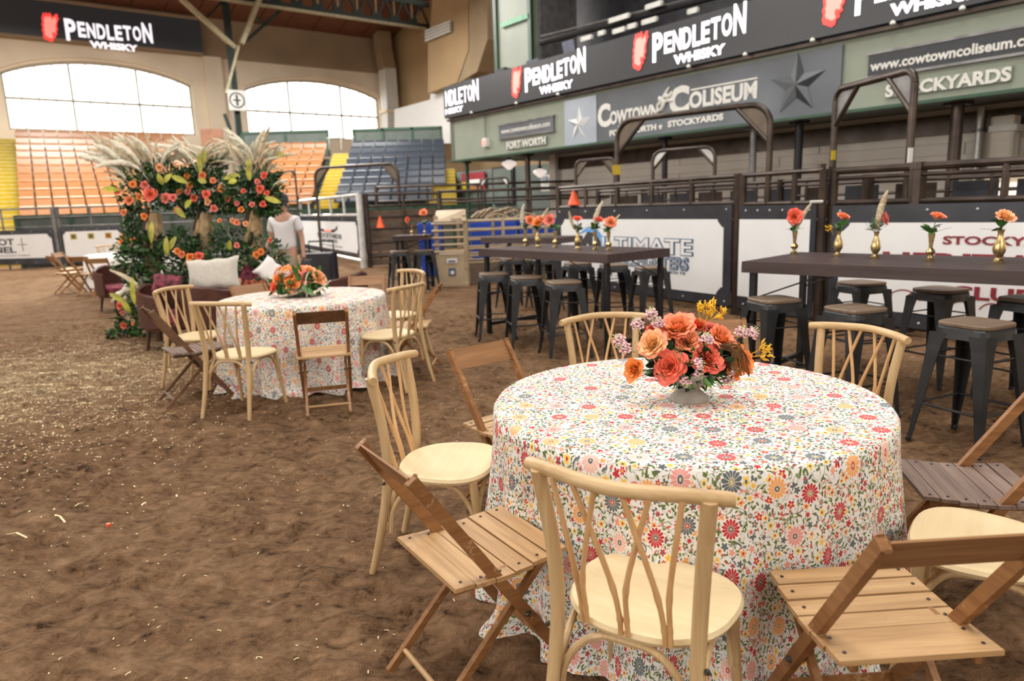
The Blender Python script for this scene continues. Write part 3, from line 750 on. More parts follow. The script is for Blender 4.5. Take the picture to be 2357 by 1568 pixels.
for _ in range(17000):
    x, y = rs_.gauss(-4.6, 1.25), rs_.gauss(6.6, 1.5)
    if y < 2 or x > -1.5 - rs_.random() * 1.2: continue
    strawbit(x, y, rs_.uniform(.006, .03), rs_.uniform(.0015, .0045))
for _ in range(900): strawbit(rs_.uniform(-4.5, 1.5), rs_.uniform(1.6, 6.5), rs_.uniform(.006, .02), .0022)
for (px, py, L) in ((140, 1200, .14), (40, 1240, .16), (200, 1155, .07), (60, 1090, .05), (180, 1150, .05), (330, 1150, .04), (100, 1215, .05), (250, 1207, .02)): p = at(px, py); strawbit(p.x, p.y, L, .005)
mb.build('straw', M_straw, None, kind='stuff')
tag(bpy.data.objects['straw'], label='pale straw and shavings scattered over the dirt at the left', cat='straw')

# ------------------------------------------------------------------ end wall with arched windows
VW = 41.9
def wallpt(u, z, v=VW): return uv(u, v, z)
win = []
for (xa, xb, px) in ((12, 447, 230), (566, 874, 720)):
    a = onv(xa, 240, VW); b = onv(xb, 255, VW); win.append((toUV(a)[0], toUV(b)[0]))
ZS, ZB, ZM, ZTOP = 8.05, 4.9, 6.10, 9.55        # spring of arch, sill, transom, crown
ZM = 7.35
def arcz(t):  # t 0..1 across the opening
    return 8.47 + .80 * (math.sqrt(1 - (2 * t - 1) ** 2 * .62) - math.sqrt(.38)) / (1 - math.sqrt(.38))
mb = MB(); U0, U1, ZC, TH = -16.0, 23.3, 12.6, .6
edges = [U0]
for w in win: edges += [w[0], w[1]]
edges.append(U1)
def vbox(mb, u0, u1, v0, v1, z0, z1): mb.box(uv((u0 + u1) / 2, (v0 + v1) / 2, (z0 + z1) / 2), (u1 - u0, v1 - v0, z1 - z0), rz=A)
for i in range(0, len(edges), 2): vbox(mb, edges[i], edges[i + 1], VW, VW + TH, 0, 10.0)
for w in win:
    vbox(mb, w[0], w[1], VW, VW + TH, 0, 5.85)
    n = 24; P = [(w[0] + (w[1] - w[0]) * k / n, arcz(k / n)) for k in range(n + 1)]
    for k in range(n):
        (ua, za), (ub, zb) = P[k], P[k + 1]
        q = [uv(ua, VW, za), uv(ub, VW, zb), uv(ub, VW, 10.0), uv(ua, VW, 10.0)]; r = [uv(ua, VW + TH, za), uv(ub, VW + TH, zb), uv(ub, VW + TH, 10.0), uv(ua, VW + TH, 10.0)]
        mb.add(q + r, [(0, 1, 2, 3), (7, 6, 5, 4), (0, 4, 5, 1), (2, 6, 7, 3)])
struct('wall_end', mb, M_beige)
mb = MB(); vbox(mb, U0, U1, VW - .06, VW + TH, 10.0, 13.2); struct('wall_end_upper', mb, M_tanwall)
glass = bpy.data.materials.new('hazy_glass'); glass.use_nodes = True; nt = glass.node_tree; nt.nodes.clear()
o_ = nt.nodes.new('ShaderNodeOutputMaterial'); mx = nt.nodes.new('ShaderNodeMixShader'); tr = nt.nodes.new('ShaderNodeBsdfTransparent'); gl = nt.nodes.new('ShaderNodeBsdfGlossy')
gl.inputs['Roughness'].default_value = .1; mx.inputs[0].default_value = .06; nt.links.new(tr.outputs[0], mx.inputs[1]); nt.links.new(gl.outputs[0], mx.inputs[2]); nt.links.new(mx.outputs[0], o_.inputs[0])
for wi, w in enumerate(win):
    root = thing('window_%d' % (wi + 1), (0, 0, 0)); root['kind'] = 'structure'
    n = 24; L = w[1] - w[0]; vf = VW + .25
    mb = MB(); prev = None
    for k in range(n):
        a = uv(w[0] + L * k / n, vf, arcz(k / n) - .05); b = uv(w[0] + L * (k + 1) / n, vf, arcz((k + 1) / n) - .05); mb.beam(a, b, .12, .12)
    vbox(mb, w[0], w[1], vf - .06, vf + .06, 5.85, 5.97); vbox(mb, w[0], w[0] + .1, vf - .06, vf + .06, 5.85, arcz(0)); vbox(mb, w[1] - .1, w[1], vf - .06, vf + .06, 5.85, arcz(1))
    fr_ = mb.build('window_frame', M_mull, root)
    mb = MB(); vbox(mb, w[0], w[1], vf - .05, vf + .05, ZM - .06, ZM + .06); mb.build('transom', M_mull, root)
    cuts = [0, .335, .69, 1.0] if wi == 0 else [0, .31, .70, 1.0]
    for t in cuts[1:-1]:
        mb = MB(); uu = w[0] + L * t; vbox(mb, uu - .05, uu + .05, vf - .05, vf + .05, 5.9, arcz(t)); mb.build('mullion', M_mull, root)
    for k in range(3):
        ta, tb = cuts[k], cuts[k + 1]
        mb = MB(); vbox(mb, w[0] + L * ta, w[0] + L * tb, vf - .01, vf + .01, 5.9, ZM); mb.build('pane', glass, root)
        mb = MB(); pl = [(w[0] + L * ta, ZM), (w[0] + L * tb, ZM)] + [(w[0] + L * (tb + (ta - tb) * j / 6), arcz(tb + (ta - tb) * j / 6) - .02) for j in range(7)]
        mb.prism([(p[0], p[1]) for p in pl], .02, M=Matrix(((UX, 0, -UY), (UY, 0, UX), (0, 1, 0))), org=uv(0, vf, 0)); mb.build('pane', glass, root)
        for j in range(1, 4):   # small glazing pegs on the transom and head
            t = ta + (tb - ta) * j / 4; mb = MB(); uu = w[0] + L * t
            vbox(mb, uu - .03, uu + .03, vf - .03, vf + .03, 5.9, 6.06); vbox(mb, uu - .03, uu + .03, vf - .03, vf + .03, ZM - .12, ZM + .12); vbox(mb, uu - .03, uu + .03, vf - .03, vf + .03, arcz(t) - .2, arcz(t)); mb.build('glazing_peg', M_mull, fr_)
# arch mouldings and the pier between the windows
for wi, w in enumerate(win):
    mb = MB(); n = 24; L = w[1] - w[0]
    for k in range(n): mb.beam(uv(w[0] + L * k / n, VW - .04, arcz(k / n) + .22), uv(w[0] + L * (k + 1) / n, VW - .04, arcz((k + 1) / n) + .22), .16, .14)
    struct('trim_%d' % (wi + 1), mb, M_beige)
mb = MB(); up = toUV(onv(472, 200, VW))[0]; vbox(mb, up, up + .9, VW - .35, VW, 0, 10.0); struct('trim_3', mb, M_beige)
# bent duct pilaster beside window 2
dt = thing('duct_pipe', (0, 0, 0), 0, 'tall boxed duct with a kink at the right of the second arched window', 'duct')
Pq = [toUV(onv(878, 75, 41.0)), toUV(onv(882, 120, 41.0)), toUV(onv(891, 160, 41.0)), toUV(onv(897, 250, 41.0)), toUV(onv(899, 310, 41.0))]
for i in range(4):
    a, b = Pq[i], Pq[i + 1]; mb = MB(); mb.beam(uv(a[0], 41.0, a[2] + .02), uv(b[0], 41.0, b[2] - .02), .85, .8, (UX, UY, 0)); mb.build('duct_section', M_tanwall if i < 2 else M_offwhite, dt)
mb = MB(); mb.box(uv(Pq[3][0] + .03, 41.0, Pq[3][2] - .2), (1.05, 1.0, .2), rz=A); mb.build('duct_collar', M_beige, dt)
# ceiling
mb = MB()
pl = []
def slab(mb, v0, z0, v1, z1, u0=-16, u1=24):
    q = [uv(u0, v0, z0), uv(u1, v0, z0), uv(u1, v1, z1), uv(u0, v1, z1)]; mb.add(q + [p + Vector((0, 0, .3)) for p in q], [(3, 2, 1, 0), (4, 5, 6, 7), (0, 1, 5, 4), (1, 2, 6, 5), (2, 3, 7, 6), (3, 0, 4, 7)])
slab(mb, 42.5, 11.95, 30, 15.2); slab(mb, 30, 15.2, -9, 15.2)
cl = struct('ceiling', mb, M_ceil)
for k in range(24):   # ceiling boards that the photograph lets one tell apart, over the end wall
    mb = MB(); u0 = -14 + k * 1.6
    q = [uv(u0 + .03, 42.4, 11.9), uv(u0 + 1.57, 42.4, 11.9), uv(u0 + 1.57, 34.5, 13.95), uv(u0 + .03, 34.5, 13.95)]
    mb.add(q + [p + Vector((0, 0, .06)) for p in q], [(3, 2, 1, 0), (4, 5, 6, 7), (0, 1, 5, 4), (1, 2, 6, 5), (2, 3, 7, 6), (3, 0, 4, 7)]); mb.build('ceiling_board', M_ceil, cl)
mb = MB(); vbox(mb, -16.4, -16, -9, 42, 0, 15.2); struct('wall_left', mb, M_beige)
mb = MB(); vbox(mb, -16.4, 24, -9.4, -9, 0, 15.2); struct('wall_back', mb, M_beige)
# truss parallel to the end wall
tr_ = thing('roof_truss', (0, 0, 0), 0, 'dark green riveted roof truss high above the far stands', 'truss')
VT = 36.6; ua = toUV(onv(560, 0, VT))[0]; ub = toUV(onv(988, 60, VT))[0]; zl = 11.78; zh = 12.95
mb = MB(); vbox(mb, ua - 12, ub, VT - .1, VT + .1, zl - .1, zl + .1); mb.build('lower_chord', M_trussg, tr_)
mb = MB(); vbox(mb, ua - 12, ub, VT - .1, VT + .1, zh - .12, zh + .14); mb.build('upper_chord', M_trussg, tr_)
mb = MB(); vbox(mb, ua - 4, ub - .4, VT - .32, VT - .2, zl - .28, zl - .14); mb.build('conduit', M_trusst, tr_)
n = 13; st = (ub - ua + 4) / n
for k in range(n):
    u0 = ua - 4 + k * st; um = u0 + st / 2
    mb = MB(); mb.beam(uv(u0, VT, zl), uv(um, VT, zh), .1, .1); mb.build('web_member', M_trussg, tr_)
    mb = MB(); mb.beam(uv(um, VT, zh), uv(u0 + st, VT, zl), .1, .1); mb.build('web_member', M_trussg, tr_)
    mb = MB(); mb.beam(uv(u0, VT, zl), uv(u0, VT, zh), .07, .07); mb.build('web_member', M_trusst, tr_)
    mb = MB(); vbox(mb, u0 - .28, u0 + .28, VT - .06, VT + .06, zl - .1, zl + .32); mb.build('gusset_plate', M_trussg, tr_)
tp = thing('roof_post', (0, 0, 0), 0, 'slender dark green post with diagonal braces in front of the arched windows', 'post')
a = onv(549, 300, VT); ax, _, az = toUV(a)
mb = MB(); vbox(mb, ax - .14, ax + .14, VT - .12, VT + .12, 3.0, 14.0); mb.build('shaft', M_trussg, tp)
def bracepx(p, q, mt, v=VT, w=.2):
    mb = MB(); mb.beam(onv(*p, v), onv(*q, v), w, w * .7); mb.build('brace', mt, tp)
bracepx((541, 110), (415, -4), M_trusst, 36.4, .26); bracepx((556, 100), (600, -10), M_trusst, 35.9, .3); bracepx((562, 98), (655, 15), M_trussg, 36.7); bracepx((549, 105), (520, 215), M_trusst, 36.3, .16)
bracepx((475, 40), (515, 0), M_trussg, 36.7, .14); bracepx((586, 40), (615, 60), M_trussg, 36.7, .14); bracepx((516, 262), (530, 300), M_trussg, 36.3, .18)
mb = MB(); mb.lathe([(.62, 0), (.62, .04), (.0001, .04)], (0, 0, 0), 4); 
sg = thing('round_emblem_sign', onv(545, 231, 36.2), A, 'small square white sign with a round grey emblem on the green post', 'sign')
MB().box((0, 0, 0), (.82, .05, .95)).build('board', M_offwhite, sg)
mb = MB(); mb.tube([(cos(a) * .34, -.04, sin(a) * .34) for a in [2 * pi * i / 24 for i in range(25)]], .03, 6); mb.build('ring', M_ink, sg)
mb = MB(); mb.box((0, -.04, 0), (.10, .02, .5)); mb.box((0, -.04, .0), (.34, .02, .07)); mb.build('emblem', M_ink, sg)

# ------------------------------------------------------------------ lettering
_fc = {}
def text_mesh(s, bold=0.0):
    k = (s, bold)
    if k in _fc: return _fc[k]
    c = bpy.data.curves.new('lettering', 'FONT'); c.body = s; c.extrude = .01; c.offset = bold; c.align_x = 'LEFT'; c.resolution_u = 3
    o = bpy.data.objects.new('tmp', c); col.objects.link(o); bpy.context.view_layer.update()
    me = bpy.data.meshes.new_from_object(o.evaluated_get(bpy.context.evaluated_depsgraph_get())); bpy.data.objects.remove(o)
    xs = [v.co.x for v in me.vertices]; ys = [v.co.y for v in me.vertices]; x0, x1, y0, y1 = min(xs), max(xs), min(ys), max(ys)
    for v in me.vertices: v.co.x = (v.co.x - x0) / (x1 - x0); v.co.y = (v.co.y - y0) / (y1 - y0); v.co.z = v.co.z / .01
    _fc[k] = me; return me
def lettering(parent, s, org, ex, ey, mt, w, h, bold=.02, depth=.004, name='lettering'):
    """write s so that it fills w x h from org along ex / ey"""
    me = text_mesh(s, bold).copy(); me.materials.clear(); me.materials.append(mt); ex = Vector(ex).normalized(); ey = Vector(ey).normalized(); n = ex.cross(ey)
    org = Vector(org)
    for v in me.vertices: v.co = org + ex * (v.co.x * w) + ey * (v.co.y * h) + n * (v.co.z * depth + depth)
    me.update(); me.name = name; return link(name, me, parent)
def wall_frame(u, d=0.0):
    """local axes for things on the side wall seen from the arena: right = -v"""
    return Vector((UY, -UX, 0)), Vector((0, 0, 1))
EXR, EZ = Vector((UY, -UX, 0)), Vector((0, 0, 1))     # reading direction on the side wall; normal points into the arena
NR = EXR.cross(EZ)
NE = Vector((UY, -UX, 0))
def pix_rect(fn, xa, ya, xb, yb):
    pass
ANIMAL = [(268, 520), (285, 470), (292, 440), (312, 462), (325, 436), (345, 458), (362, 430), (378, 462), (384, 490), (404, 462), (428, 440), (446, 452), (440, 480), (452, 500), (434, 530), (425, 560), (418, 600), (424, 640), (404, 668), (412, 700), (388, 712), (392, 740), (368, 752), (358, 792), (330, 805), (300, 786), (268, 770), (256, 735), (264, 700), (254, 665), (266, 630), (258, 590), (274, 560)]
_OLD = [(290, 450), (320, 465), (345, 440), (375, 440), (385, 475), (410, 445), (445, 455), (450, 495), (430, 540), (415, 580), (410, 640), (395, 690), (375, 750), (360, 790), (330, 800), (265, 760), (258, 690), (265, 620), (285, 560), (300, 500)]
def logo(parent, org, ex, ey, h):
    """red bronc-head mark and two-line white lettering; h = full height of the tall word"""
    n = Vector(ex).cross(Vector(ey)); M = Matrix((Vector(ex), Vector(ey), n)).transposed(); k = h / 330.0
    for (mt, s, dz) in ((M_ledr, 1.0, .008), (M_ledr2, .74, .014)):
        pts = [((x - 350) * s * 1.22 * k - .50 * h, (620 - y) * s * k * 1.12 + .14 * h) for (x, y) in ANIMAL]
        mb = MB(); mb.prism(pts[::-1], .006, M=M, org=Vector(org) + n * dz); em = mb.build('emblem', mt, parent)
    c_ = Vector(org) + Vector(ex) * (-.43 * h) + Vector(ey) * (-.14 * h) + n * .022
    mb = MB(); mb.prism([(.06 * h * cos(q), .09 * h * sin(q)) for q in [i * pi / 4 for i in range(8)]], .004, M=M, org=c_); mb.build('emblem_nostril', M_ledr, em)
    x = 0.05 * h
    spec = [('P', .50, 1.02, -.22), ('E', .36, .72, -.02), ('N', .40, .72, -.02), ('D', .40, .72, -.02), ('L', .34, .72, -.02), ('E', .36, .72, .0), ('T', .40, .70, .05), ('O', .42, .72, .06), ('N', .50, .98, .02)]
    for ch, w, hh, y in spec:
        lettering(parent, ch, Vector(org) + Vector(ex) * x + Vector(ey) * (y * h - .12 * h), ex, ey, M_ledw, w * h * .86, hh * h * .92, .035, .006); x += w * h
    lettering(parent, 'WHISKY', Vector(org) + Vector(ex) * (.95 * h) + Vector(ey) * (-.56 * h), ex, ey, M_ledw, 2.0 * h, .31 * h, .05, .006)

# end-wall LED screen
la, lb = onv(-60, 40, 41.6), onv(462, 88, 41.6)
u0, u1 = toUV(la)[0], toUV(lb)[0]
led = thing('led_screen', uv(u1, 41.6, 0), 0, 'wide dark LED screen above the left arched window with a white whisky advertisement', 'screen')
IL = led.matrix_basis.inverted() if False else None
def rel(o): return Vector(o.location)
lo = rel(led)
mb = MB(); mb.box(uv((u0 + u1) / 2, 41.6, 10.93) - lo, (u1 - u0, .3, 1.70), rz=A); mb.build('screen', M_led, led)
mb = MB(); mb.box(uv((u0 + u1) / 2, 41.62, 11.82) - lo, (u1 - u0, .36, .12), rz=A); mb.box(uv((u0 + u1) / 2, 41.62, 10.06) - lo, (u1 - u0, .36, .14), rz=A); mb.build('screen_frame', M_tanwall, led)
EU = Vector((UX, UY, 0))
p = toUV(onv(146, 60, 41.4)); q = toUV(onv(356, 85, 41.4)); hh = (q[0] - p[0]) / 3.75
logo(led, uv(p[0], 41.43, toUV(onv(150, 74, 41.4))[2]) - lo, EU, EZ, hh)

# ------------------------------------------------------------------ balcony along the side wall
UB = 12.2; v1 = toUV(onu(1037, 300, UB))[1]; v0 = -2.0
ZF0, ZF1, ZL0, ZL1 = 2.91, 4.07, 4.13, 5.05
fa = thing('balcony_front', uv(UB, v1, 0), 0, 'sage green balcony front running along the right side of the arena', 'balcony'); fo = rel(fa)
mb = MB(); mb.box(uv(UB + .1, (v0 + v1) / 2, (ZF0 + ZF1) / 2) - fo, (.2, v1 - v0, ZF1 - ZF0), rz=A)
mb.box(uv(UB + 1.2, v1 - .1, (ZF0 + ZF1) / 2) - fo, (2.4, .2, ZF1 - ZF0), rz=A); mb.build('fascia', M_sage, fa)
mb = MB(); mb.box(uv(UB, (v0 + v1) / 2, ZF0 - .02) - fo, (.26, v1 - v0, .05), rz=A); mb.build('lower_edge', M_dsage, fa)
mb = MB(); mb.box(uv(UB + 4.5, (v0 + v1) / 2, ZF0 + .12) - fo, (8.8, v1 - v0, .16), rz=A); mb.build('soffit', M_conc, fa)
mb = MB(); mb.box(uv(UB + 4.5, (v0 + v1) / 2, ZF1 + .05) - fo, (8.8, v1 - v0, .16), rz=A); mb.build('deck', M_stuffdark, fa)
mb = MB(); mb.box(uv(UB + .05, (v0 + v1) / 2, ZF1 + .03) - fo, (.34, v1 - v0, .06), rz=A); mb.build('ledge', M_rail, fa)
led2 = thing('led_ribbon', uv(UB, v1, 0), 0, 'long dark LED ribbon screen on the balcony repeating a white whisky logo', 'screen'); l2 = rel(led2)
mb = MB(); mb.box(uv(UB - .08, (v0 + v1) / 2, (ZL0 + ZL1) / 2 + .02) - l2, (.22, v1 - v0, ZL1 - ZL0 - .02), rz=A); mb.build('screen', M_led, led2)
UL = UB - .195
for (xa, ya, xb) in ((918, 290, 1106), (1208, 215, 1335), (1500, 130, 1700), (1965, 5, 2310)):
    p = toUV(onu(xa, ya, UL)); q = toUV(onu(xb, ya - (xb - xa) * .2, UL)); h = (p[1] - q[1]) / 2.25
    if xa < 1000:   # part of the logo has slid off the left end of the ribbon
        h = .62; p = (0, q[1] + h * 3.75, 0); nm = [('E', .36), ('N', .40), ('D', .40), ('L', .34), ('E', .36), ('T', .40), ('O', .42), ('N', .50)]
        x = .55 * h
        for ch, w in nm:
            if p[1] - x < v1 - .02: lettering(led2, ch, uv(UL, p[1] - x, 4.48 - (.02 if w > .45 else 0)) - l2, EXR, EZ, M_ledw, w * h * .86, (.72 if w < .45 else .92) * h, .02, .006)
            x += w * h
        lettering(led2, 'HISKY', uv(UL, v1 - .08, 4.26) - l2, EXR, EZ, M_ledw, .95, .16, .05, .006); continue
    logo(led2, uv(UL, p[1], 4.58) - l2, EXR, EZ, .62)
# signs on the fascia
def fascia_sign(name, pa, pb, pc, pd, mt, label, frame=None):
    """pa,pb top-left/top-right pixels, pc,pd bottom ones; a flat board on the fascia"""
    a, b, c, d = [toUV(onu(*q, UB - .03)) for q in (pa, pb, pc, pd)]
    va = (a[1] + c[1]) / 2; vb = (b[1] + d[1]) / 2; zt = (a[2] + b[2]) / 2; zb = (c[2] + d[2]) / 2
    s = thing(name, uv(UB - .03, va, 0), 0, label, 'sign'); so_ = rel(s)
    mb = MB(); mb.box(uv(UB - .03, (va + vb) / 2, (zt + zb) / 2) - so_, (.02 if mt is M_sage else .05, va - vb, zt - zb), rz=A); mb.build('board', mt, s)
    if frame:
        mb = MB()
        for z in (zt, zb): mb.box(uv(UB - .04, (va + vb) / 2, z) - so_, (.06, va - vb + .06, .04), rz=A)
        mb.build('frame', frame, s)
    return s, so_, va, vb, zb, zt
def on_sign(S, txt, fx, fz, fw, fh, mt, bold=.02, name='lettering'):
    s, so_, va, vb, zb, zt = S; w = va - vb; h = zt - zb
    return lettering(s, txt, uv(UB - .058, va - fx * w, zb + fz * h) - so_, EXR, EZ, mt, fw * w, fh * h, bold, .003, name)
S = fascia_sign('web_address_sign', (1150, 290), (1275, 265), (1150, 320), (1275, 302), M_greysign, 'small grey sign with a web address at the left end of the balcony', M_railt); on_sign(S, 'www.cowtowncoliseum.com', .05, .33, .9, .38, M_offwhite)
S = fascia_sign('web_address_sign', (2000, 125), (2420, 48), (2000, 178), (2420, 115), M_bsign, 'large black sign with a web address on the balcony at the right', M_railt); on_sign(S, 'www.cowtowncoliseum.com', .015, .25, .97, .42, M_offwhite, .03)
S = fascia_sign('painted_sign', (2040, 195), (2330, 150), (2040, 222), (2330, 190), M_sage, 'large off-white painted lettering on the balcony at the right'); on_sign(S, 'STOCKYARDS', .0, .0, 1.0, .95, M_offwhite, .04)
S = fascia_sign('painted_sign', (1168, 327), (1258, 313), (1168, 345), (1258, 332), M_sage, 'faint painted city name on the balcony at the left'); on_sign(S, 'FORT WORTH', .0, .02, 1.0, .95, M_offwhite, .03)
S = fascia_sign('coliseum_sign', (1302, 233), (1937, 102), (1302, 336), (1937, 262), M_greysign, 'long slate banner with the coliseum name and two stars on the balcony'); s_, so_, va, vb, zb, zt = S; w = va - vb; h = zt - zb
mb = MB(); mb.box(uv(UB - .045, va - .08 * w, (zb + zt) / 2) - so_, (.05, .16 * w, h * .98), rz=A); mb.build('pale_end_panel', M_greylite, s_)
def bigcap(t, fx, fz, fw, fh, b=.03): on_sign(S, t, fx, fz, fw, fh, M_offwhite, b + .02)
bigcap('C', .165, .30, .060, .48); bigcap('OWTOWN', .222, .33, .205, .27, .02); bigcap('C', .470, .33, .075, .52); bigcap('OLISEUM', .545, .40, .225, .30, .02); bigcap('FORT WORTH', .22, .10, .20, .12, .03); bigcap('STOCKYARDS', .465, .12, .20, .12, .03)
mb = MB(); mb.box(uv(UB - .06, va - .66 * w, zb + .735 * h) - so_, (.01, .22 * w, .03), rz=A); mb.build('rule', M_offwhite, s_)
def star(parent, c, R, mt1, mt2, rot=0.0, dep=.05):
    for half in (0, 1):
        mb = MB()
        for k in range(5):
            a = pi / 2 + k * 2 * pi / 5 + rot; b = a + (pi / 5 if half else -pi / 5)
            p1 = (cos(a) * R, sin(a) * R); p2 = (cos(b) * R * .40, sin(b) * R * .40)
            pts = [(0, 0, dep), (p1[0], p1[1], .0), (p2[0], p2[1], .0)]; V_ = [Vector(c) + EXR * q[0] + EZ * q[1] + NR * (q[2] + .004) for q in pts]
            mb.add(V_ + [v - NR * (.01 + dep) for v in V_], [(0, 1, 2) if not half else (2, 1, 0), (5, 4, 3) if not half else (3, 4, 5)])
        mb.build('star_facet', mt2 if half else mt1, parent)
star(s_, uv(UB - .06, va - .885 * w, (zb + zt) / 2 + .02) - so_, h * .50, M_bsign, M_greysign)
star(s_, uv(UB - .06, va - .075 * w, (zb + zt) / 2 - .06) - so_, h * .44, M_offwhite, M_greylite)
star(s_, uv(UB - .06, va - .437 * w, zb + .15 * h) - so_, h * .07, M_offwhite, M_offwhite, 0, .005)
mb = MB()   # saddle-bronc flourish between the two words
for (a, b, c2) in (((.425, .55), (.45, .72), (.47, .86)), ((.44, .55), (.46, .62), (.485, .60)), ((.43, .70), (.45, .60), (.44, .45)), ((.45, .72), (.47, .70), (.48, .78)), ((.455, .62), (.44, .50), (.415, .42))):
    mb.tube(bez([uv(UB - .065, va - q[0] * w, zb + q[1] * h) - so_ for q in (a, b, c2)], 4), [.035, .045, .05, .045, .04, .04, .04, .03, .02], 5)
mb.build('rider_mark', M_offwhite, s_, True)
# small spot lamps below the ribbon
for i, x in enumerate((1085, 1188, 1284, 1585, 1715, 1870, 2055, 2215)):
    yy = 272 - .2126 * (x - 1035) - 2; p = onu(x, yy, UB - .25); s = thing('spot_lamp', p, 0, 'small white spot lamp under the LED ribbon, %s from the left' % ('first', 'second', 'third', 'fourth', 'fifth', 'sixth', 'seventh', 'eighth')[i], 'lamp', 'spot lamps under the LED ribbon')
    MB().lathe([(.0001, -.03), (.03, -.027), (.045, -.01), (.036, .02), (.015, .04), (.0001, .045)], (0, 0, 0), 14).build('shade', M_offwhite, s, True)
    MB().tube([(0, 0, .03), (NR * -.22).to_tuple()[:2] + (.04,)], .012, 6).build('bracket', M_black, s)
mb = MB(); p = onu(1118, 328, UB - .06); fb = thing('alarm_box', p, 0, 'small white and red alarm box with conduit on the balcony left end', 'alarm box')
MB().box((0, 0, 0), (.12, .20, .24), rz=A).build('box', M_offwhite, fb); MB().box(NR * .03, (.12, .12, .12), rz=A).build('face', M_ledr2, fb)
MB().tube([(0, 0, .12), (0, 0, .95)], .015, 6).build('conduit', M_conc, fb)

# wall under the balcony, built of horizontal planks
UWL = 14.2; vw1 = toUV(onu(1283, 400, UWL))[1]
mb = MB(); mb.box(uv(UWL + .15, (vw1 - 2) / 2, 1.46), (.2, vw1 + 2, 2.92), rz=A); ws = struct('wall_right', mb, M_plankw)
for r in range(14):
    z = .1 + r * .205
    for k in range(5):
        a = vw1 - .02 - k * 3.6 - (r % 2) * .9; b = a - 3.59
        if k == 0: a = vw1
        b = max(b, -2)
        if a - b > .3: mb = MB(); mb.box(uv(UWL + .035, (a + b) / 2, z + .1), (.05, a - b, .192), rz=A, bev=.008); mb.build('wall_plank', M_plankw, ws)
mb = MB(); mb.box(uv(UWL + .05, vw1 + .0, 1.5), (.5, .25, 3.0), rz=A); struct('trim_4', mb, M_plankw)
mb = MB(); mb.box(uv(17.5, vw1 + 4.5, 1.5), (.2, 12, 3.0), rz=A); struct('wall_recess', mb, M_conc)
mb = MB(); mb.box(uv(UWL - .02, (vw1 - 2) / 2, 2.68), (.1, vw1 + 2, .34), rz=A); struct('trim_5', mb, M_rail)
for i, (x, ya, yb, r, mt, lb_) in enumerate(((1076, 376, 452, .06, M_dsage, 'thin dark green column under the left end of the balcony'), (1215, 352, 440, .075, M_rail, 'dark column under the balcony beside the globe lamps'),
        (1530, 325, 415, .065, M_black, 'black column behind the small middle arch'), (1733, 305, 405, .07, M_railt, 'grey column under the balcony inside the large arch'), (1838, 285, 400, .075, M_black, 'black column under the balcony right of the large arch'), (2200, 235, 385, .095, M_rail, 'thick brown column under the balcony at the right'))):
    p = onu(x, (ya + yb) / 2, UB + .5); c = thing('column', (p.x, p.y, 0), A, lb_, 'column')
    MB().tube([(0, 0, 0), (0, 0, ZF0 + .04)], r, 12).build('shaft', mt, c, True); MB().box((0, 0, ZF0 - .03), (r * 3.4, r * 3.4, .08)).build('cap_plate', mt, c)
pp = thing('drain_pipe', onu(2252, 330, UWL - .12) * 1.0, 0, 'pale vertical pipe on the plank wall at the right', 'pipe'); pp.location.z = 0
MB().tube([(0, 0, 0), (0, 0, 2.9)], .06, 10).build('pipe', M_raillt, pp, True)
for z in (1.9, 2.5): MB().tube([(0, 0, z), (0, 0, z + .05)], .085, 10).build('pipe_clamp', M_railt, pp, True)
# opening at the far right of the plank wall: pale block end and lit doorway
pb = onu(2310, 330, UWL - .3); cb = thing('block_pier', (pb.x, pb.y, 0), A, 'pale block pier at the right edge under the balcony', 'pier'); MB().box((0, 0, 1.35), (.3, .34, 2.7), bev=.02).build('pier', M_plankw, cb)
MB().box((0, -.02, 2.5), (.36, .4, .10)).build('pier_cap', M_offwhite, cb)
lb2 = thing('lit_cabinet', onu(2345, 435, UWL - .6), A, 'glowing white cabinet behind the rails at the right edge', 'cabinet'); MB().box((0, 0, 0), (.2, .9, .22)).build('light_panel', M_glow, lb2); MB().box((.15, 0, -.3), (.3, 1.0, 1.2)).build('cabinet_body', M_beige, lb2)
# globe lamps
for i, (x, y, s) in enumerate(((1172, 378, 1.0), (1243, 397, .8))):
    p = onu(x, y, UB + (1.3 if i == 0 else 3.2)); L = thing('globe_lamp', p, 0, ('larger milk glass schoolhouse lamp under the balcony', 'smaller milk glass schoolhouse lamp, farther under the balcony')[i], 'lamp')
    MB().lathe([(.0001, -.17), (.07, -.155), (.12, -.10), (.21, -.03), (.235, .03), (.20, .075), (.10, .10), (.07, .13), (.0001, .13)], (0, 0, 0), 24).build('glass_shade', M_glow, L, True)
    MB().lathe([(.08, .12), (.09, .16), (.04, .20), (.025, ZF0 + .05 - p.z)], (0, 0, 0), 14).build('fitter', M_black, L, True)
# recess contents
def wallbox(name, x0, y0, x1, y1, u, th, mt, label, cat, parts=()):
    a = onu(x0, y0, u); b = onu(x1, y1, u); a_, b_ = toUV(a), toUV(b); c = uv(u, (a_[1] + b_[1]) / 2, (a_[2] + b_[2]) / 2)
    t = thing(name, c, A, label, cat); MB().box((0, 0, 0), (th, abs(a_[1] - b_[1]), abs(a_[2] - b_[2])), bev=.01).build('body', mt, t)
    w, h = abs(a_[1] - b_[1]), abs(a_[2] - b_[2])
    for (fx, fz, fw, fh, m2) in parts: MB().box((-th / 2 - .01, (.5 - fx - fw / 2) * w, (fz + fh / 2 - .5) * h), (.02, fw * w, fh * h)).build('panel', m2, t)
    return t
wallbox('poster', 1064, 400, 1118, 436, 17.3, .08, M_maroon, 'red and yellow poster on the grey wall under the balcony', 'poster', ((0, 0, .22, .5, M_yellow), (.3, .25, .5, .35, M_offwhite), (.3, 0, .6, .2, M_orange)))
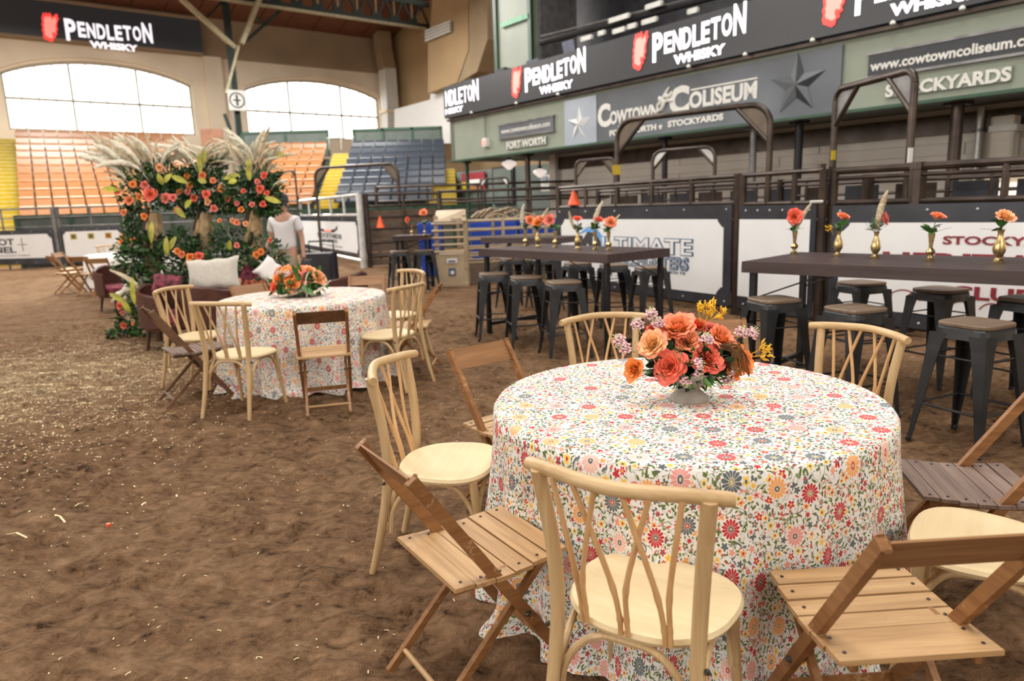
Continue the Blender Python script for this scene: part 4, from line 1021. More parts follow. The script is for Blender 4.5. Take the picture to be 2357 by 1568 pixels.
wallbox('door_1', 1134, 386, 1185, 470, 17.35, .1, M_stuffdark, 'grey service door in the recess under the balcony', 'door', ((.08, .05, .84, .9, M_conc),))
wallbox('notice_board', 1245, 403, 1281, 438, 16.5, .06, M_offwhite, 'pale notice board beside the plank wall under the balcony', 'board', ((.1, .5, .35, .4, M_greylite), (.55, .2, .35, .6, M_greylite)))
# upper level behind the ribbon
mb = MB(); mb.box(uv(19.0, 8, 9.7), (.3, 32, 11), rz=A); struct('wall_upper_right', mb, M_stuffdark)
mb = MB(); mb.box(uv(23.5, 30, 6.3), (.4, 26, 14), rz=A); struct('wall_side', mb, M_tanr)
bt = thing('control_booth', (0, 0, 0), 0, 'sage green booth with dark green corner trims above the ribbon screen', 'booth')
a_, b_ = toUV(onu(1143, 70, 15.5)), toUV(onu(1222, 60, 15.5))
mb = MB(); mb.box(uv(16.5, (a_[1] + b_[1]) / 2, 9.2), (2, a_[1] - b_[1], 8.4), rz=A); mb.build('booth_wall', M_sage, bt)
for vv in (a_[1], b_[1]): mb = MB(); mb.box(uv(15.48, vv, 9.2), (.12, .16, 8.4), rz=A); mb.build('corner_trim', M_dsage, bt)
c_ = toUV(onu(1248, 60, 15.9)); mb = MB(); mb.box(uv(16.6, (b_[1] + c_[1]) / 2 - .05, 9.2), (1.6, b_[1] - c_[1], 8.4), rz=A); mb.build('side_panel', M_railt, bt)
p = toUV(onu(1182, 48, 15.4)); mb = MB(); mb.box(uv(15.42, p[1], p[2]), (.06, (a_[1] - b_[1]) * .8, .16), rz=A); mb.build('name_plate', plain('mint_plate', (.16, .42, .25), .5), bt)
# things standing on the balcony edge
k_ = 0
for (x, w_, h_, kind) in ((1085, .55, .30, 'd'), (1130, .5, .26, 'd'), (1160, .6, .34, 'd'), (1195, .3, .26, 'g'), (1235, .5, .30, 'm'), (1265, .55, .16, 'w'), (1318, .42, .5, 'm')):
    yb = 203.6 - .2235 * (x - 1031.5); p = onu(x, yb, UB + .45); p.z = ZL1 - .12; k_ += 1
    names = {'d': ('equipment_case', 'black equipment case on the balcony ledge', 'case'), 'g': ('speaker_box', 'small grey box on the balcony ledge', 'box'), 'm': ('monitor', 'open laptop-like monitor on the balcony ledge', 'monitor'), 'w': ('folded_sheet', 'white folded sheet on the balcony ledge', 'sheet')}
    pos = {1085: ', leftmost', 1130: ', second from left', 1160: ', third from left', 1235: ', lower of two', 1318: ', taller of two'}.get(x, '')
    t = thing(names[kind][0], p, A + pi / 2, names[kind][1] + pos, names[kind][2])
    if kind == 'd': MB().box((0, 0, h_ / 2), (w_, .4, h_), bev=.03).build('case_body', M_stuffdark, t); MB().tube([(-.1, 0, h_), (-.1, 0, h_ + .05), (.1, 0, h_ + .05), (.1, 0, h_)], .015, 6).build('handle', M_black, t)
    elif kind == 'm': MB().box((0, 0, .06), (w_, .3, .04)).build('keyboard_deck', M_black, t); MB().box((0, .1, h_ / 2 + .05), (w_, .02, h_), M=Matrix.Rotation(R_(-14), 3, 'X')).build('display', plain('monitor_blue', (.16, .18, .24), .3), t); MB().box((0, 0, .02), (w_ * .3, .2, .06)).build('foot', M_black, t)
    else: MB().box((0, 0, h_ / 2), (w_, .35, h_), bev=.04).build('body', M_raillt if kind == 'g' else M_offwhite, t); MB().box((0, -.17, h_ / 2), (w_ * .8, .03, .02)).build('seam', M_railt, t)
lr = thing('light_rail', (0, 0, 0), 0, 'dark upper rail hung with small white lamps above the ribbon screen', 'rail')
for (p0, p1, mt, r) in (((1245, 98), (1760, -40), M_black, .10), ((1245, 84), (1700, -30), M_railt, .03)):
    mb = MB(); mb.tube([onu(*p0, 15.4), onu(*p1, 15.4)], r, 8); mb.build('rail_tube', mt, lr, True)
for (x, y, w_) in ((1350, 88, .5), (1385, 76, .3), (1425, 70, .5), (1455, 60, .35), (1495, 48, .55), (1595, 25, .35), (1425, 42, .8), (1505, 12, .6)):
    mb = MB(); mb.box(onu(x, y, 15.2), (.12, w_, .13), rz=A, bev=.03); mb.build('lamp', M_offwhite, lr)
# duct and side structures between the end wall and the booth
du = thing('air_duct', (0, 0, 0), 0, 'large tan air duct with an elbow coming down beside the booth', 'duct')
def ductpoly(px, u, th, mt, name='duct_section'):
    P = [toUV(onu(*q, u)) for q in px]; pts = [(-q[1], q[2]) for q in P]
    ar = sum(pts[i][0] * pts[(i + 1) % len(pts)][1] - pts[(i + 1) % len(pts)][0] * pts[i][1] for i in range(len(pts)))
    if ar < 0: pts = pts[::-1]
    mb = MB(); M = Matrix((EXR, EZ, NR)).transposed(); mb.prism(pts, -th, M=M, org=uv(u, 0, 0)); mb.build(name, mt, du if name == 'duct_section' else None); return mb
ductpoly([(1000, -40), (1078, -40), (1078, 115), (1052, 190), (985, 215), (985, 100), (990, 60)], 20.0, 1.6, M_tanr)
ductpoly([(1080, -40), (1122, -40), (1122, 90), (1098, 165), (1054, 192), (1080, 115)], 19.6, 1.9, M_duct)
vt = thing('vent_louvre', (0, 0, 0), 0, 'white louvred vent on the tan side wall', 'vent')
for k in range(4):
    a, b = onu(980, 73 + k * 7, 19.8), onu(1037, 50 + k * 7, 19.8); mb = MB(); mb.beam(a, b, .12, .10); mb.build('blade', M_offwhite, vt)
P = [(908, 252), (990, 229), (992, 204), (1034, 186), (1036, 330), (908, 330)]
Q = [toUV(onu(*q, 20.6)) for q in P]; pts = [(-q[1], q[2]) for q in Q]
ar = sum(pts[i][0] * pts[(i + 1) % 6][1] - pts[(i + 1) % 6][0] * pts[i][1] for i in range(6)); pts = pts if ar > 0 else pts[::-1]
mb = MB(); mb.prism(pts, -.5, M=Matrix((EXR, EZ, NR)).transposed(), org=uv(20.6, 0, 0)); struct('wall_white', mb, M_whitew)
# ------------------------------------------------------------------ stands
ORD = ['first', 'second', 'third', 'fourth', 'fifth', 'sixth', 'seventh', 'eighth', 'ninth', 'tenth', 'eleventh', 'twelfth', 'thirteenth']
ORD_R = ['front row'] + [o + ' row up' for o in ORD[1:]]
def seat_mesh(name, mt):
    mb = MB(); M = Matrix.Rotation(R_(-14), 3, 'X'); prev = None
    # moulded shell: back panel with rounded top, pan, and side cheeks
    pts = []; hw, hh = .232, .30
    for k in range(9): a = pi * k / 8; pts.append((hw * math.copysign(abs(cos(a)) ** .5, cos(a)), .27 + .055 * sin(a)))
    pts = [(hw * .92, 0)] + pts + [(-hw * .92, 0)]
    mb.prism(pts, .03, M=M @ Matrix(((1, 0, 0), (0, 0, -1), (0, 1, 0))), org=(0, .20, .42))
    mb.box((0, .0, .42), (.45, .42, .035), bev=.012); mb.tube([(-.225, -.205, .405), (.225, -.205, .405)], .034, 8); mb.tube([(-.20, .275, .725), (.20, .275, .725)], .050, 10)
    for s in (-1, 1): mb.box((s * .225, .03, .47), (.02, .34, .10), bev=.008)
    mb.box((0, .05, .2), (.06, .06, .4)); return mb.mesh(name, mt)
SM_O = seat_mesh('stadium_seat', M_orange); SM_B = seat_mesh('stadium_seat', M_bluegrey)
def block(P0, a, rows, cnt, z0, rise, tread, pitch, me, label, group, name, left_shift=None, skip=None):
    e = Vector((cos(a), sin(a), 0)); n = Vector((-sin(a), cos(a), 0)); P0 = Vector((P0[0], P0[1], 0))
    st = thing(name, P0, 0, label[0], 'grandstand'); nmax = max(cnt)
    wid = nmax * pitch
    for r in range(rows):
        c = P0 + e * (wid / 2 - pitch / 2) + n * (tread * (r + .5)); h = z0 + rise * r
        mb = MB(); mb.box(Vector((c.x, c.y, h / 2)) - P0, (wid, tread, h), rz=a); mb.build('step', M_conc, st)
        mb = MB(); mb.box(Vector((c.x, c.y, h - .04)) - P0 - n * (tread / 2), (wid + .04, .04, .08), rz=a); mb.build('nosing', M_dsage, st)
        for k in range(cnt[r]):
            if skip and skip(r, k): continue
            s = (left_shift[r] if left_shift else 0) * pitch
            p = P0 + e * (k * pitch + s) + n * (tread * r + .34); p.z = h
            link('stadium_seat', me, None, p, (0, 0, a), pitch / .5, label='%s, %s, %s seat from the left' % (label[1], ORD_R[r], ORD[k]), cat='seat', group=group)
    return st
Pl = atY(62, 488, 26.0); n_ = Vector((-sin(A), cos(A)))
block((Pl.x, Pl.y), .56, 11, [13] * 11, 1.24, .357, .8, .55, SM_O, ('stepped stand carrying the left block of orange seats', 'orange stadium seat in the left block'), 'orange seats in the left block', 'grandstand',
      skip=lambda r, k: (k * 1 > 9.2 + r * .5) or (r < 5 and k > 7 and k < 12))
Pm = atY(546, 450, 27.6)
block((Pm.x, Pm.y), .16, 9, [6] * 9, 1.42, .318, .78, .55, SM_O, ('stepped stand carrying the right block of orange seats', 'orange stadium seat in the right block'), 'orange seats in the right block', 'grandstand', left_shift=[-.5 + r * .05 for r in range(9)], skip=lambda r, k: r < 5 and k < 2)
Pb = atY(781, 450, 27.6)
block((Pb.x, Pb.y), .08, 9, [7, 7, 8, 8, 8, 8, 8, 8, 8], 1.42, .312, .78, .55, SM_B, ('stepped stand carrying the blue seats', 'slate blue stadium seat'), 'slate blue seats', 'grandstand')
M_paley = plain('painted_tread_highlight', (.62, .56, .36), .4)  # pale strips that paint a highlight along each stair tread
def stairs(xl, xr, y, Y, a, rows, z0, rise, tread, label, sh=0.0, r0=-4):
    p = atY(xl, y, Y); q = atY(xr, y, Y); w = (q - p).length; e = Vector((cos(a), sin(a), 0)); n = Vector((-sin(a), cos(a), 0))
    P0 = Vector((p.x, p.y, 0)); t = thing('yellow_stairs', P0, 0, label, 'stairs')
    for r in range(r0, rows * 2):
        h = z0 + rise * .5 * r
        if h < .1: continue
        c = e * (w / 2 + sh * r) + n * (tread * .5 * (r + .5)); mb = MB(); mb.box(Vector((c.x, c.y, h / 2)), (w, tread * .5, h), rz=a); ss = mb.build('stair_step', M_yellow, t); mb = MB(); mb.box(Vector((c.x, c.y, h + .008)) - n * (tread * .25 - .03), (w * .94, .07, .018), rz=a); mb.build('step_highlight', M_paley, ss)
    return t
stairs(-75, 56, 500, 25.6, .56, 12, 1.25, .357, .8, 'bright yellow stairs at the far left edge beside the orange seats')
stairs(714, 768, 455, 27.3, .12, 9, 1.45, .318, .78, 'narrow yellow stairs between the orange and the blue seats', .012, 0)
stairs(985, 1052, 458, 27.3, .08, 6, 1.45, .312, .78, 'yellow stairs right of the blue seats, beside the balcony', .0, 0)
M_brownp = plain('brown_panel', (.28, .125, .07), .6)
def standwall(xa, xb, y, Y, z0, z1, a, mt, label, trim=True, name='stand_wall'):
    p = atY(xa, y, Y); q = atY(xb, y, Y); c = (p + q) / 2; w = (q - p).length; t = thing(name, (c.x, c.y, 0), a, label, 'wall panel')
    MB().box((0, 0, (z0 + z1) / 2), (w, .12, z1 - z0)).build('panel', mt, t)
    if trim: MB().box((0, -.03, z1 - .05), (w + .06, .16, .12)).build('top_rim', M_dsage, t)
    n = max(2, int(w / 1.4)) if trim else -1
    for k in range(n + 1): MB().box((-w / 2 + w * k / n, -.08, (z0 + z1) / 2), (.12, .06, z1 - z0)).build('batten', M_dsage, t)
    return t
standwall(92, 700, 500, 24.9, 0, 1.72, A * .55, M_conc, 'grey-green front wall of the stands with dark green rim behind the left fence')
standwall(690, 1130, 470, 26.6, 0, 1.62, .08, M_conc, 'grey-green front wall of the stands below the blue seats')
standwall(560, 754, 312, 35.6, 4.2, 5.45, .05, M_conc, 'grey-green panel above the right block of orange seats', True, 'upper_panel')
standwall(815, 1016, 310, 35.6, 4.2, 5.42, .0, M_conc, 'grey-green panel above the blue seats', True, 'upper_panel')
standwall(463, 511, 308, 35.0, 4.0, 5.6, .2, M_brownp, 'square brown-orange panel at the pier between the arched windows', False, 'upper_panel')
ar = thing('aisle_railing', (0, 0, 0), 0, 'thin pipe railing at the top of the middle yellow stairs', 'railing')
mb = MB(); mb.tube([atY(752, 318, 35), atY(815, 316, 35)], .03, 6); mb.build('top_tube', M_raillt, ar, True)
for x in (757, 785, 812): mb = MB(); mb.tube([atY(x, 318, 35), atY(x + 1, 345, 35)], .025, 6); mb.build('post', M_raillt, ar, True)

# ------------------------------------------------------------------ fences
def fence_run(name, P, ztop, zmid, label, rails, mt, step=1.1, post_r=.035, endpost=.05, kind='fence', zbase=0.0):
    """P: list of ground points; rails: list of heights"""
    t = thing(name, (P[0].x, P[0].y, 0), 0, label, kind); o = Vector(t.location)
    for i in range(len(P) - 1):
        a, b = Vector((P[i].x, P[i].y, 0)), Vector((P[i + 1].x, P[i + 1].y, 0)); L = (b - a).length; d = (b - a) / L
        for z, r in rails:
            mb = MB(); mb.tube([a - o + Vector((0, 0, z)), b - o + Vector((0, 0, z))], r, 8); mb.build('rail', mt, t, True)
        n = max(1, round(L / step))
        for k in range(n + 1):
            p = a + d * (L * k / n) - o; e_ = k in (0, n)
            mb = MB(); z1 = ztop + (.03 if e_ else 0); z0 = zbase if e_ else zmid
            mb.tube([p + Vector((0, 0, z0)), p + Vector((0, 0, z1))], endpost if e_ else post_r, 8); mb.build('post', mt, t, True)
    return t
def banner(name, a, b, z0, z1, label, wz0, wz1, inset=.16, notch=.09, off=.05, grommets=True, wx=None):
    """navy board with a white field between ground points a,b (seen from the arena); returns frame info"""
    a = Vector((a.x, a.y, 0)); b = Vector((b.x, b.y, 0)); ex = (b - a).normalized(); n = ex.cross(Vector((0, 0, 1))); L = (b - a).length
    t = thing(name, a + n * off, 0, label, 'banner'); M = Matrix((ex, Vector((0, 0, 1)), n)).transposed()
    mb = MB(); mb.prism([(.03, z0), (L - .03, z0), (L - .03, z1), (.03, z1)], .015, M=M); mb.build('board', M_board, t)
    x0, x1 = (inset, L - inset) if wx is None else wx; c = notch
    pts = [(x0 + c, wz0), (x1 - c, wz0), (x1 - c * .9, wz0 + c * .3), (x1 - c * .3, wz0 + c * .9), (x1, wz0 + c), (x1, wz1 - c), (x1 - c * .3, wz1 - c * .9), (x1 - c * .9, wz1 - c * .3), (x1 - c, wz1), (x0 + c, wz1), (x0 + c * .9, wz1 - c * .3), (x0 + c * .3, wz1 - c * .9), (x0, wz1 - c), (x0, wz0 + c), (x0 + c * .3, wz0 + c * .9), (x0 + c * .9, wz0 + c * .3)]
    mb = MB(); mb.prism(pts, .004, M=M, org=n * .016); mb.build('white_field', M_wboard, t)
    if grommets:
        mb = MB()
        for k in range(6):
            for z in (z0 + .06, z1 - .06): mb.ball(ex * (.12 + (L - .24) * k / 5) + Vector((0, 0, z)) + n * .018, .014, 6, 4)
        mb.build('grommets', M_raillt, t, kind='stuff')
    return t, ex, n, x0, x1, wz0, wz1
def on_banner(B, s, fx, fz, fw, fh, mt, bold=.02, d=.022):
    t, ex, n, x0, x1, z0, z1 = B; w, h = x1 - x0, z1 - z0
    return lettering(t, s, ex * (x0 + fx * w) + Vector((0, 0, z0 + fz * h)) + n * d, ex, (0, 0, 1), mt, fw * w, fh * h, bold, .003)
# right-hand chute fence
FA, FB_, FC_, FD_ = at(1290, 663), at(1690, 722), at(1879, 752), at(2520, 822)
FE = at(1902, 752)
RL = [(1.80, .032), (1.75, .022), (1.46, .030), (.09, .028)]
f1 = fence_run('chute_fence', [FA, FB_], 1.80, 1.46, 'brown pipe fence panel behind the long bar banner with blue lettering', RL, M_rail, .75)
B1 = banner('rodeo_banner', FA, FB_, .10, 1.44, 'white and navy banner with chrome-blue lettering and a bull behind the first bar table', .24, 1.25, .16, .11)
for (s, fx, fz, fw, fh) in (('ULTIMATE', .25, .50, .60, .22), ('BULLFIGHTERS', .40, .29, .43, .17)):
    on_banner(B1, s, fx - .008, fz - .012, fw + .016, fh + .024, M_navy, .055, .020); on_banner(B1, s, fx, fz, fw, fh, M_greylite if fz < .4 else M_wboard, .012, .024)
on_banner(B1, 'FORT WORTH TX', .62, .225, .20, .04, M_navy, 0); on_banner(B1, "OCT 1 - NOV 5 7:30", .25, .09, .42, .055, M_ink, .02)
t_, ex_, n__, x0_, x1_, z0_, z1_ = B1; M_ = Matrix((ex_, Vector((0, 0, 1)), n__)).transposed(); W_ = x1_ - x0_; H_ = z1_ - z0_
mb = MB(); mb.prism([(x0_ + W_ * q[0], z0_ + H_ * q[1]) for q in ((.10, .36), (.13, .56), (.11, .70), (.16, .62), (.21, .80), (.27, .76), (.31, .62), (.30, .44), (.25, .34), (.20, .42), (.15, .30))][::-1], .004, M=M_, org=n__ * .021); mb.build('bull_print', M_ink, t_)
mb = MB(); mb.prism([(x0_ + W_ * q[0], z0_ + H_ * q[1]) for q in ((.13, .74), (.20, .86), (.28, .84), (.335, .68), (.33, .50), (.31, .50), (.305, .66), (.265, .78), (.2, .80))][::-1], .004, M=M_, org=n__ * .025); mb.build('bull_print', M_sky, t_)
mb = MB(); mb.prism([(x0_ + W_ * q[0], z0_ + H_ * q[1]) for q in ((.17, .40), (.21, .60), (.235, .50), (.26, .62), (.27, .42), (.22, .36))][::-1], .004, M=M_, org=n__ * .027); mb.build('bull_print', M_wboard, t_)
mb = MB(); mb.prism([(x0_ + W_ * q[0], z0_ + H_ * q[1]) for q in ((.12, .30), (.18, .33), (.24, .26), (.2, .22), (.14, .24))][::-1], .004, M=M_, org=n__ * .023); mb.build('bull_print', M_sky, t_)
f2 = fence_run('pipe_gate', [at(1702, 724), FC_], 1.78, 1.44, 'narrow brown pipe gate between the two long banners', [(1.80, .03), (1.44, .028), (.09, .028)], M_rail, .35)
B2 = banner('blank_banner', at(1702, 724), FC_, .10, 1.42, 'narrow white banner without lettering on the middle gate', .26, 1.25, .02, .001, wx=(.02, (FC_ - at(1702, 724)).length - .10))
f3 = fence_run('chute_fence', [FE, FD_], 1.78, 1.42, 'brown pipe fence with heavy top rail behind the second bar table', [(1.78, .04), (1.70, .022), (1.43, .032), (.09, .028)], M_rail, .85)
B3 = banner('club_banner', FE, FD_, .10, 1.40, 'white banner with maroon club lettering behind the second bar table', .26, 1.21, .14, .10)
LL = (FD_ - FE).length
def b3x(x, z): # fraction along banner for pixel column
    d = ray(x, 560); ex, n = B3[1], B3[2]; o = Vector(B3[0].location); t = (o - O).dot(n) / d.dot(n); p = O + d * t; return ((p - o).dot(ex) - B3[3]) / (B3[4] - B3[3])
def b3t(s, xa, xb, fz, fh, bold=.03): fa_, fb2 = b3x(xa, 0), b3x(xb, 0); on_banner(B3, s, fa_, fz, fb2 - fa_, fh, M_maroon, bold)
b3t('STOCKYARDS', 2172, 2500, .77, .09); b3t('HERITAGE', 2036, 2560, .42, .26, .035); b3t('CLUB', 2198, 2400, .20, .14, .03)
mb = MB(); M_ = Matrix((B3[1], Vector((0, 0, 1)), B3[2])).transposed()
def scroll(cx, cz, s, flip):
    P = []
    for k in range(22):
        a = k / 21 * 4.2; r = .09 * s * (1 - k / 26); P.append(B3[1] * (cx + flip * (.16 * s + r * cos(a) - .16 * (k / 21) * s)) + Vector((0, 0, cz + r * sin(a))) + B3[2] * .022)
    return P
def _scr(x, fz, s, fl):
    mb = MB(); cx = B3[3] + b3x(x, 0) * (B3[4] - B3[3]); mb.tube(scroll(cx, B3[5] + fz * (B3[6] - B3[5]), s, fl), .0065, 5); mb.build('scroll_print', M_maroon, B3[0], True)
for q_ in ((2128, .17, 1.25, -1), (2272, .12, .8, 1), (2255, .12, .8, -1), (2100, .19, 1.0, 1)): _scr(*q_)
for (x, fz, s, fl) in ()[:0]: pass
# second row of chute gates behind the banners
def shift(p, d): return Vector((p.x, p.y, 0)) + d
bk = Vector((UX, UY, 0))
for i, (a, b, dz, l) in enumerate(((FA, FB_, 1.0, 'brown chute panel behind the first banner, its bars showing over the top'), (FB_, FC_, 1.0, 'brown chute panel behind the middle gate'), (FC_, FD_, 1.1, 'brown chute panel behind the second banner, its bars showing over the top'))):
    a2, b2 = shift(a, bk * dz), shift(b, bk * dz); t = fence_run('chute_gate', [a2, b2], 1.72, .2, l, [(1.72, .025), (1.66, .02), (1.42, .03), (1.2, .03), (.6, .03)], M_rail, .42, .02, .05)
    L = (b2 - a2).length; d = (b2 - a2) / L; n = max(2, int(L / .62))
    for k in range(n):   # dark sheeted bays
        c = a2 + d * (L * (k + .5) / n) - Vector(t.location) + bk * .5; mb = MB(); mb.box(Vector((c.x, c.y, .83)), (L / n * .72, .03, 1.6), rz=math.atan2(d.y, d.x)); mb.build('sheet', M_stuffdark if k % 3 else M_rail, t)
a2, b2 = shift(FA, bk * 2.3), shift(FD_, bk * 2.3); fence_run('chute_gate', [a2, b2], 1.70, .2, 'rearmost brown chute panel under the balcony', [(1.70, .028), (1.52, .022), (1.3, .03), (1.0, .03), (.6, .03)], M_rail, .55, .03, .05)
# heavy gate post with box in the right fence
hp = at(2078, 775); hp = Vector((hp.x, hp.y, 0)) + bk * .1; gp = thing('gate_post', hp, 0, 'square brown gate post under the right hand arch', 'post'); MB().box((0, 0, .9), (.115, .10, 1.72), rz=.5).build('post_box', M_rail, gp); MB().box((0, 0, 1.79), (.15, .12, .07), rz=.5).build('cap', M_rail, gp)
for i, (x, z) in enumerate(((1885, 1.85), (1893, 1.82))): p = at(x, 752); g = thing('slide_gate_post', (p.x + .06 * i, p.y + .1, 0), 0, ('brown post just right of the middle gate, nearer', 'brown post just right of the middle gate, farther')[i], 'post'); MB().tube([(0, 0, 0), (0, 0, z)], .03, 8).build('post_tube', M_rail, g, True); MB().tube([(0, 0, z), (0, 0, z + .02)], .036, 8).build('cap', M_rail, g)
p = at(1880, 752); g = thing('latch_handle', (p.x - .05, p.y - .1, 1.42), 0, 'white sleeve of a gate latch lying on the rail of the middle gate', 'latch'); MB().tube([(-.14, .0, .03), (.0, .0, .03)], .017, 8).build('sleeve', M_offwhite, g, True); MB().tube([(.0, 0, .03), (.04, 0, .03), (.04, 0, -.01)], .01, 6).build('rod', M_rail, g)
# arched gate frames
def arch(name, p0, p1, z0, zt, r, label, mt=M_rail, plate=None, rad=.30, gus=.62):
    t = thing(name, (p0.x, p0.y, 0), 0, label, 'gate frame'); o = Vector(t.location); e = Vector((p1.x - p0.x, p1.y - p0.y, 0)); L = e.length; e /= L; Z = Vector((0, 0, 1))
    a, b = Vector((0, 0, 0)), e * L
    def arc(c, s0): return [c + (e * (-cos(k / 5 * pi / 2) * s0) + Z * sin(k / 5 * pi / 2)) * rad for k in range(6)]
    left = arc(a + e * rad + Z * (zt - rad), 1); right = arc(b - e * rad + Z * (zt - rad), -1)[::-1]
    mb = MB(); mb.tube([a + Z * z0] + left[:1], r, 10); mb.build('upright', mt, t, True); mb = MB(); mb.tube([b + Z * z0] + right[-1:], r, 10); mb.build('upright', mt, t, True)
    mb = MB(); mb.tube(left + right, r, 10); mb.build('top_bow', mt, t, True)
    pl = plate or mt; n = e.cross(Z)
    for (c, s, A_) in ((a, 1, left), (b, -1, right[::-1])):
        q0 = c + Z * (zt - gus) ; q1 = c + e * s * gus * .95 + Z * zt
        mb = MB(); mb.tube([q0, q1], r * .75, 8); mb.build('corner_brace', mt, t, True)
        poly = [q0] + A_ + [q1]; mb = MB(); vs = [p + n * .006 for p in poly] + [p - n * .006 for p in poly]; m = len(poly)
        mb.add(vs, [tuple(range(m)), tuple(range(2 * m - 1, m - 1, -1))]); mb.build('gusset', pl, t)
    return t
def gnd(x, Y):
    p = atY(x, 500, Y); return Vector((p.x, p.y, 0))
M_plate = plain('dull_plate', (.11, .085, .06), .4, .4); M_plate2 = plain('bright_plate', (.5, .5, .49), .35, .5)
g1 = arch('arch_gate_frame', gnd(1421, 12.1), gnd(1766, 10.4), 0, 2.84, .045, 'large brown arched gate frame in front of the coliseum banner', plate=M_plate, gus=.56)
mb = MB(); mb.box(gnd(1421, 12.1) - Vector(g1.location) + Vector((-.02, -.05, 2.05)), (.13, .03, .16)); mb.build('tag_plate', M_yellow, g1)
g2 = arch('arch_gate_frame', gnd(1910, 9.3), gnd(2083, 7.95), 0, 2.83, .042, 'tall brown arched gate frame at the right, seen at a steep angle', plate=M_railt, gus=.46, rad=.14)
mb = MB(); mb.box(gnd(1910, 9.3) - Vector(g2.location) + Vector((-.02, -.05, 2.02)), (.05, .03, .12)); mb.build('tag_plate', M_yellow, g2)
mb = MB(); mb.box(gnd(2083, 7.95) - Vector(g2.location) + Vector((-.02, -.05, 1.92)), (.045, .03, .16)); mb.build('tag_plate', M_offwhite, g2)
arch('arch_gate_frame', gnd(1502, 14.0), gnd(1643, 13.2), 0, 2.46, .035, 'small brown arched gate frame inside the large one, with shiny corner plates', plate=M_plate2, gus=.36, rad=.2)
arch('arch_gate_frame', gnd(1327, 15.5), gnd(1416, 14.8), 0, 2.41, .035, 'small brown arched gate frame left of the large one', plate=M_plate, gus=.36, rad=.14)
arch('arch_gate_frame', gnd(733, 21.5), gnd(922, 20.5), 0, 2.80, .045, 'wide dark arched gate frame in front of the blue seats', plate=M_plate, gus=.55)
arch('arch_gate_frame', gnd(1110, 20.5), gnd(1172, 20.0), 0, 2.28, .028, 'tiny arched gate frame in the shade below the globe lamp', plate=M_plate2, gus=.24, rad=.1)
arch('arch_gate_frame', gnd(640, 22.5), gnd(688, 21.5), 0, 2.75, .03, 'thin arched gate frame behind the walking man', plate=M_plate, gus=.2, rad=.12)
# left end fences
E0, E1, E2, E3 = at(-90, 623), at(141, 618), at(151, 617), at(300, 612)
LR = [(1.93, .028), (1.64, .022), (1.34, .022), (.18, .03)]
fence_run('end_fence', [E0, E1], 1.93, .0, 'pipe fence in front of the far left yellow stairs', LR, M_railt, 2.0, .03, .06)
fence_run('end_fence', [E2, E3], 1.93, .0, 'pipe fence section behind the far left tables', LR, M_railt, 1.1, .03, .06)
Ba = banner('fence_banner', E0, E1, .16, 1.26, 'white banner with black lettering and a cross at the far left edge', .36, 1.12, .12, .14)
def bx(B, x):
    d = ray(x, 560); ex, n = B[1], B[2]; o = Vector(B[0].location); t = (o - O).dot(n) / d.dot(n); p = O + d * t; return ((p - o).dot(ex) - B[3]) / (B[4] - B[3])
for (s, xa, xb, fz, fh) in (('BOOT', -38, 34, .56, .28), ('BARNEL', -70, 36, .24, .26), ('OUTFITTERS', -10, 66, .10, .04)): on_banner(Ba, s, bx(Ba, xa), fz, bx(Ba, xb) - bx(Ba, xa), fh, M_ink, .03)
mb = MB(); cx = Ba[3] + bx(Ba, 52) * (Ba[4] - Ba[3]); hz_ = (Ba[5] + Ba[6]) / 2 + .06
mb.box(Ba[1] * cx + Vector((0, 0, hz_)) + Ba[2] * .022, (.34, .012, .02), rz=math.atan2(Ba[1].y, Ba[1].x)); mb.box(Ba[1] * cx + Vector((0, 0, hz_)) + Ba[2] * .022, (.02, .012, .44), rz=math.atan2(Ba[1].y, Ba[1].x)); mb.build('cross_print', M_ink, Ba[0])
Bb = banner('sponsor_banner', E2, E3, .16, 1.28, 'white banner with three small crests on the left end fence', .30, 1.16, .12, .10)
for k in range(3):
    mb = MB(); c = Bb[1] * (Bb[3] + (.18 + .30 * k) * (Bb[4] - Bb[3])) + Vector((0, 0, Bb[6] - .16)) + Bb[2] * .022; mb.box(c, (.20, .01, .18)); mb.build('crest_print', M_yellow, Bb[0]); mb = MB(); mb.box(c + Bb[2] * .01, (.10, .01, .10)); mb.build('crest_print', M_dsage if k < 2 else M_maroon, Bb[0])
mb = MB(); mb.tube([Vector((E1.x, E1.y, 0)), Vector((E1.x, E1.y, 2.0))], .07, 8)
E4 = Vector((-9.6, 24.6, 0)); E5, E6 = at(700, 584), at(838, 617)
fence_run('end_fence', [Vector((E3.x, E3.y, 0)), E4, E5], 1.93, 0, 'pipe fence running behind the flower columns', LR, M_railt, 1.3, .03, .05)
fence_run('end_fence', [E5, E6], 1.93, 1.38, 'light pipe fence panel behind the walking man', [(1.93, .045), (1.40, .04), (.18, .035)], M_raillt, 1.6, .04, .09)
Bc = banner('longhorn_banner', E5, E6, .26, 1.36, 'white banner with a longhorn mark behind the walking man', .38, 1.22, .2, .12)
def bxx(x): return bx(Bc, x)
hx = [(.40, .86), (.44, .72), (.50, .70), (.62, .70), (.68, .72), (.73, .87), (.72, .72), (.66, .62), (.60, .60), (.50, .60), (.43, .64)]
M_ = Matrix((Bc[1], Vector((0, 0, 1)), Bc[2])).transposed(); w_, h_ = Bc[4] - Bc[3], Bc[6] - Bc[5]
mb = MB(); mb.prism([(Bc[3] + w_ * (q[0]), Bc[5] + h_ * q[1]) for q in hx], .005, M=M_, org=Bc[2] * .022); mb.build('longhorn_print', M_rail, Bc[0])
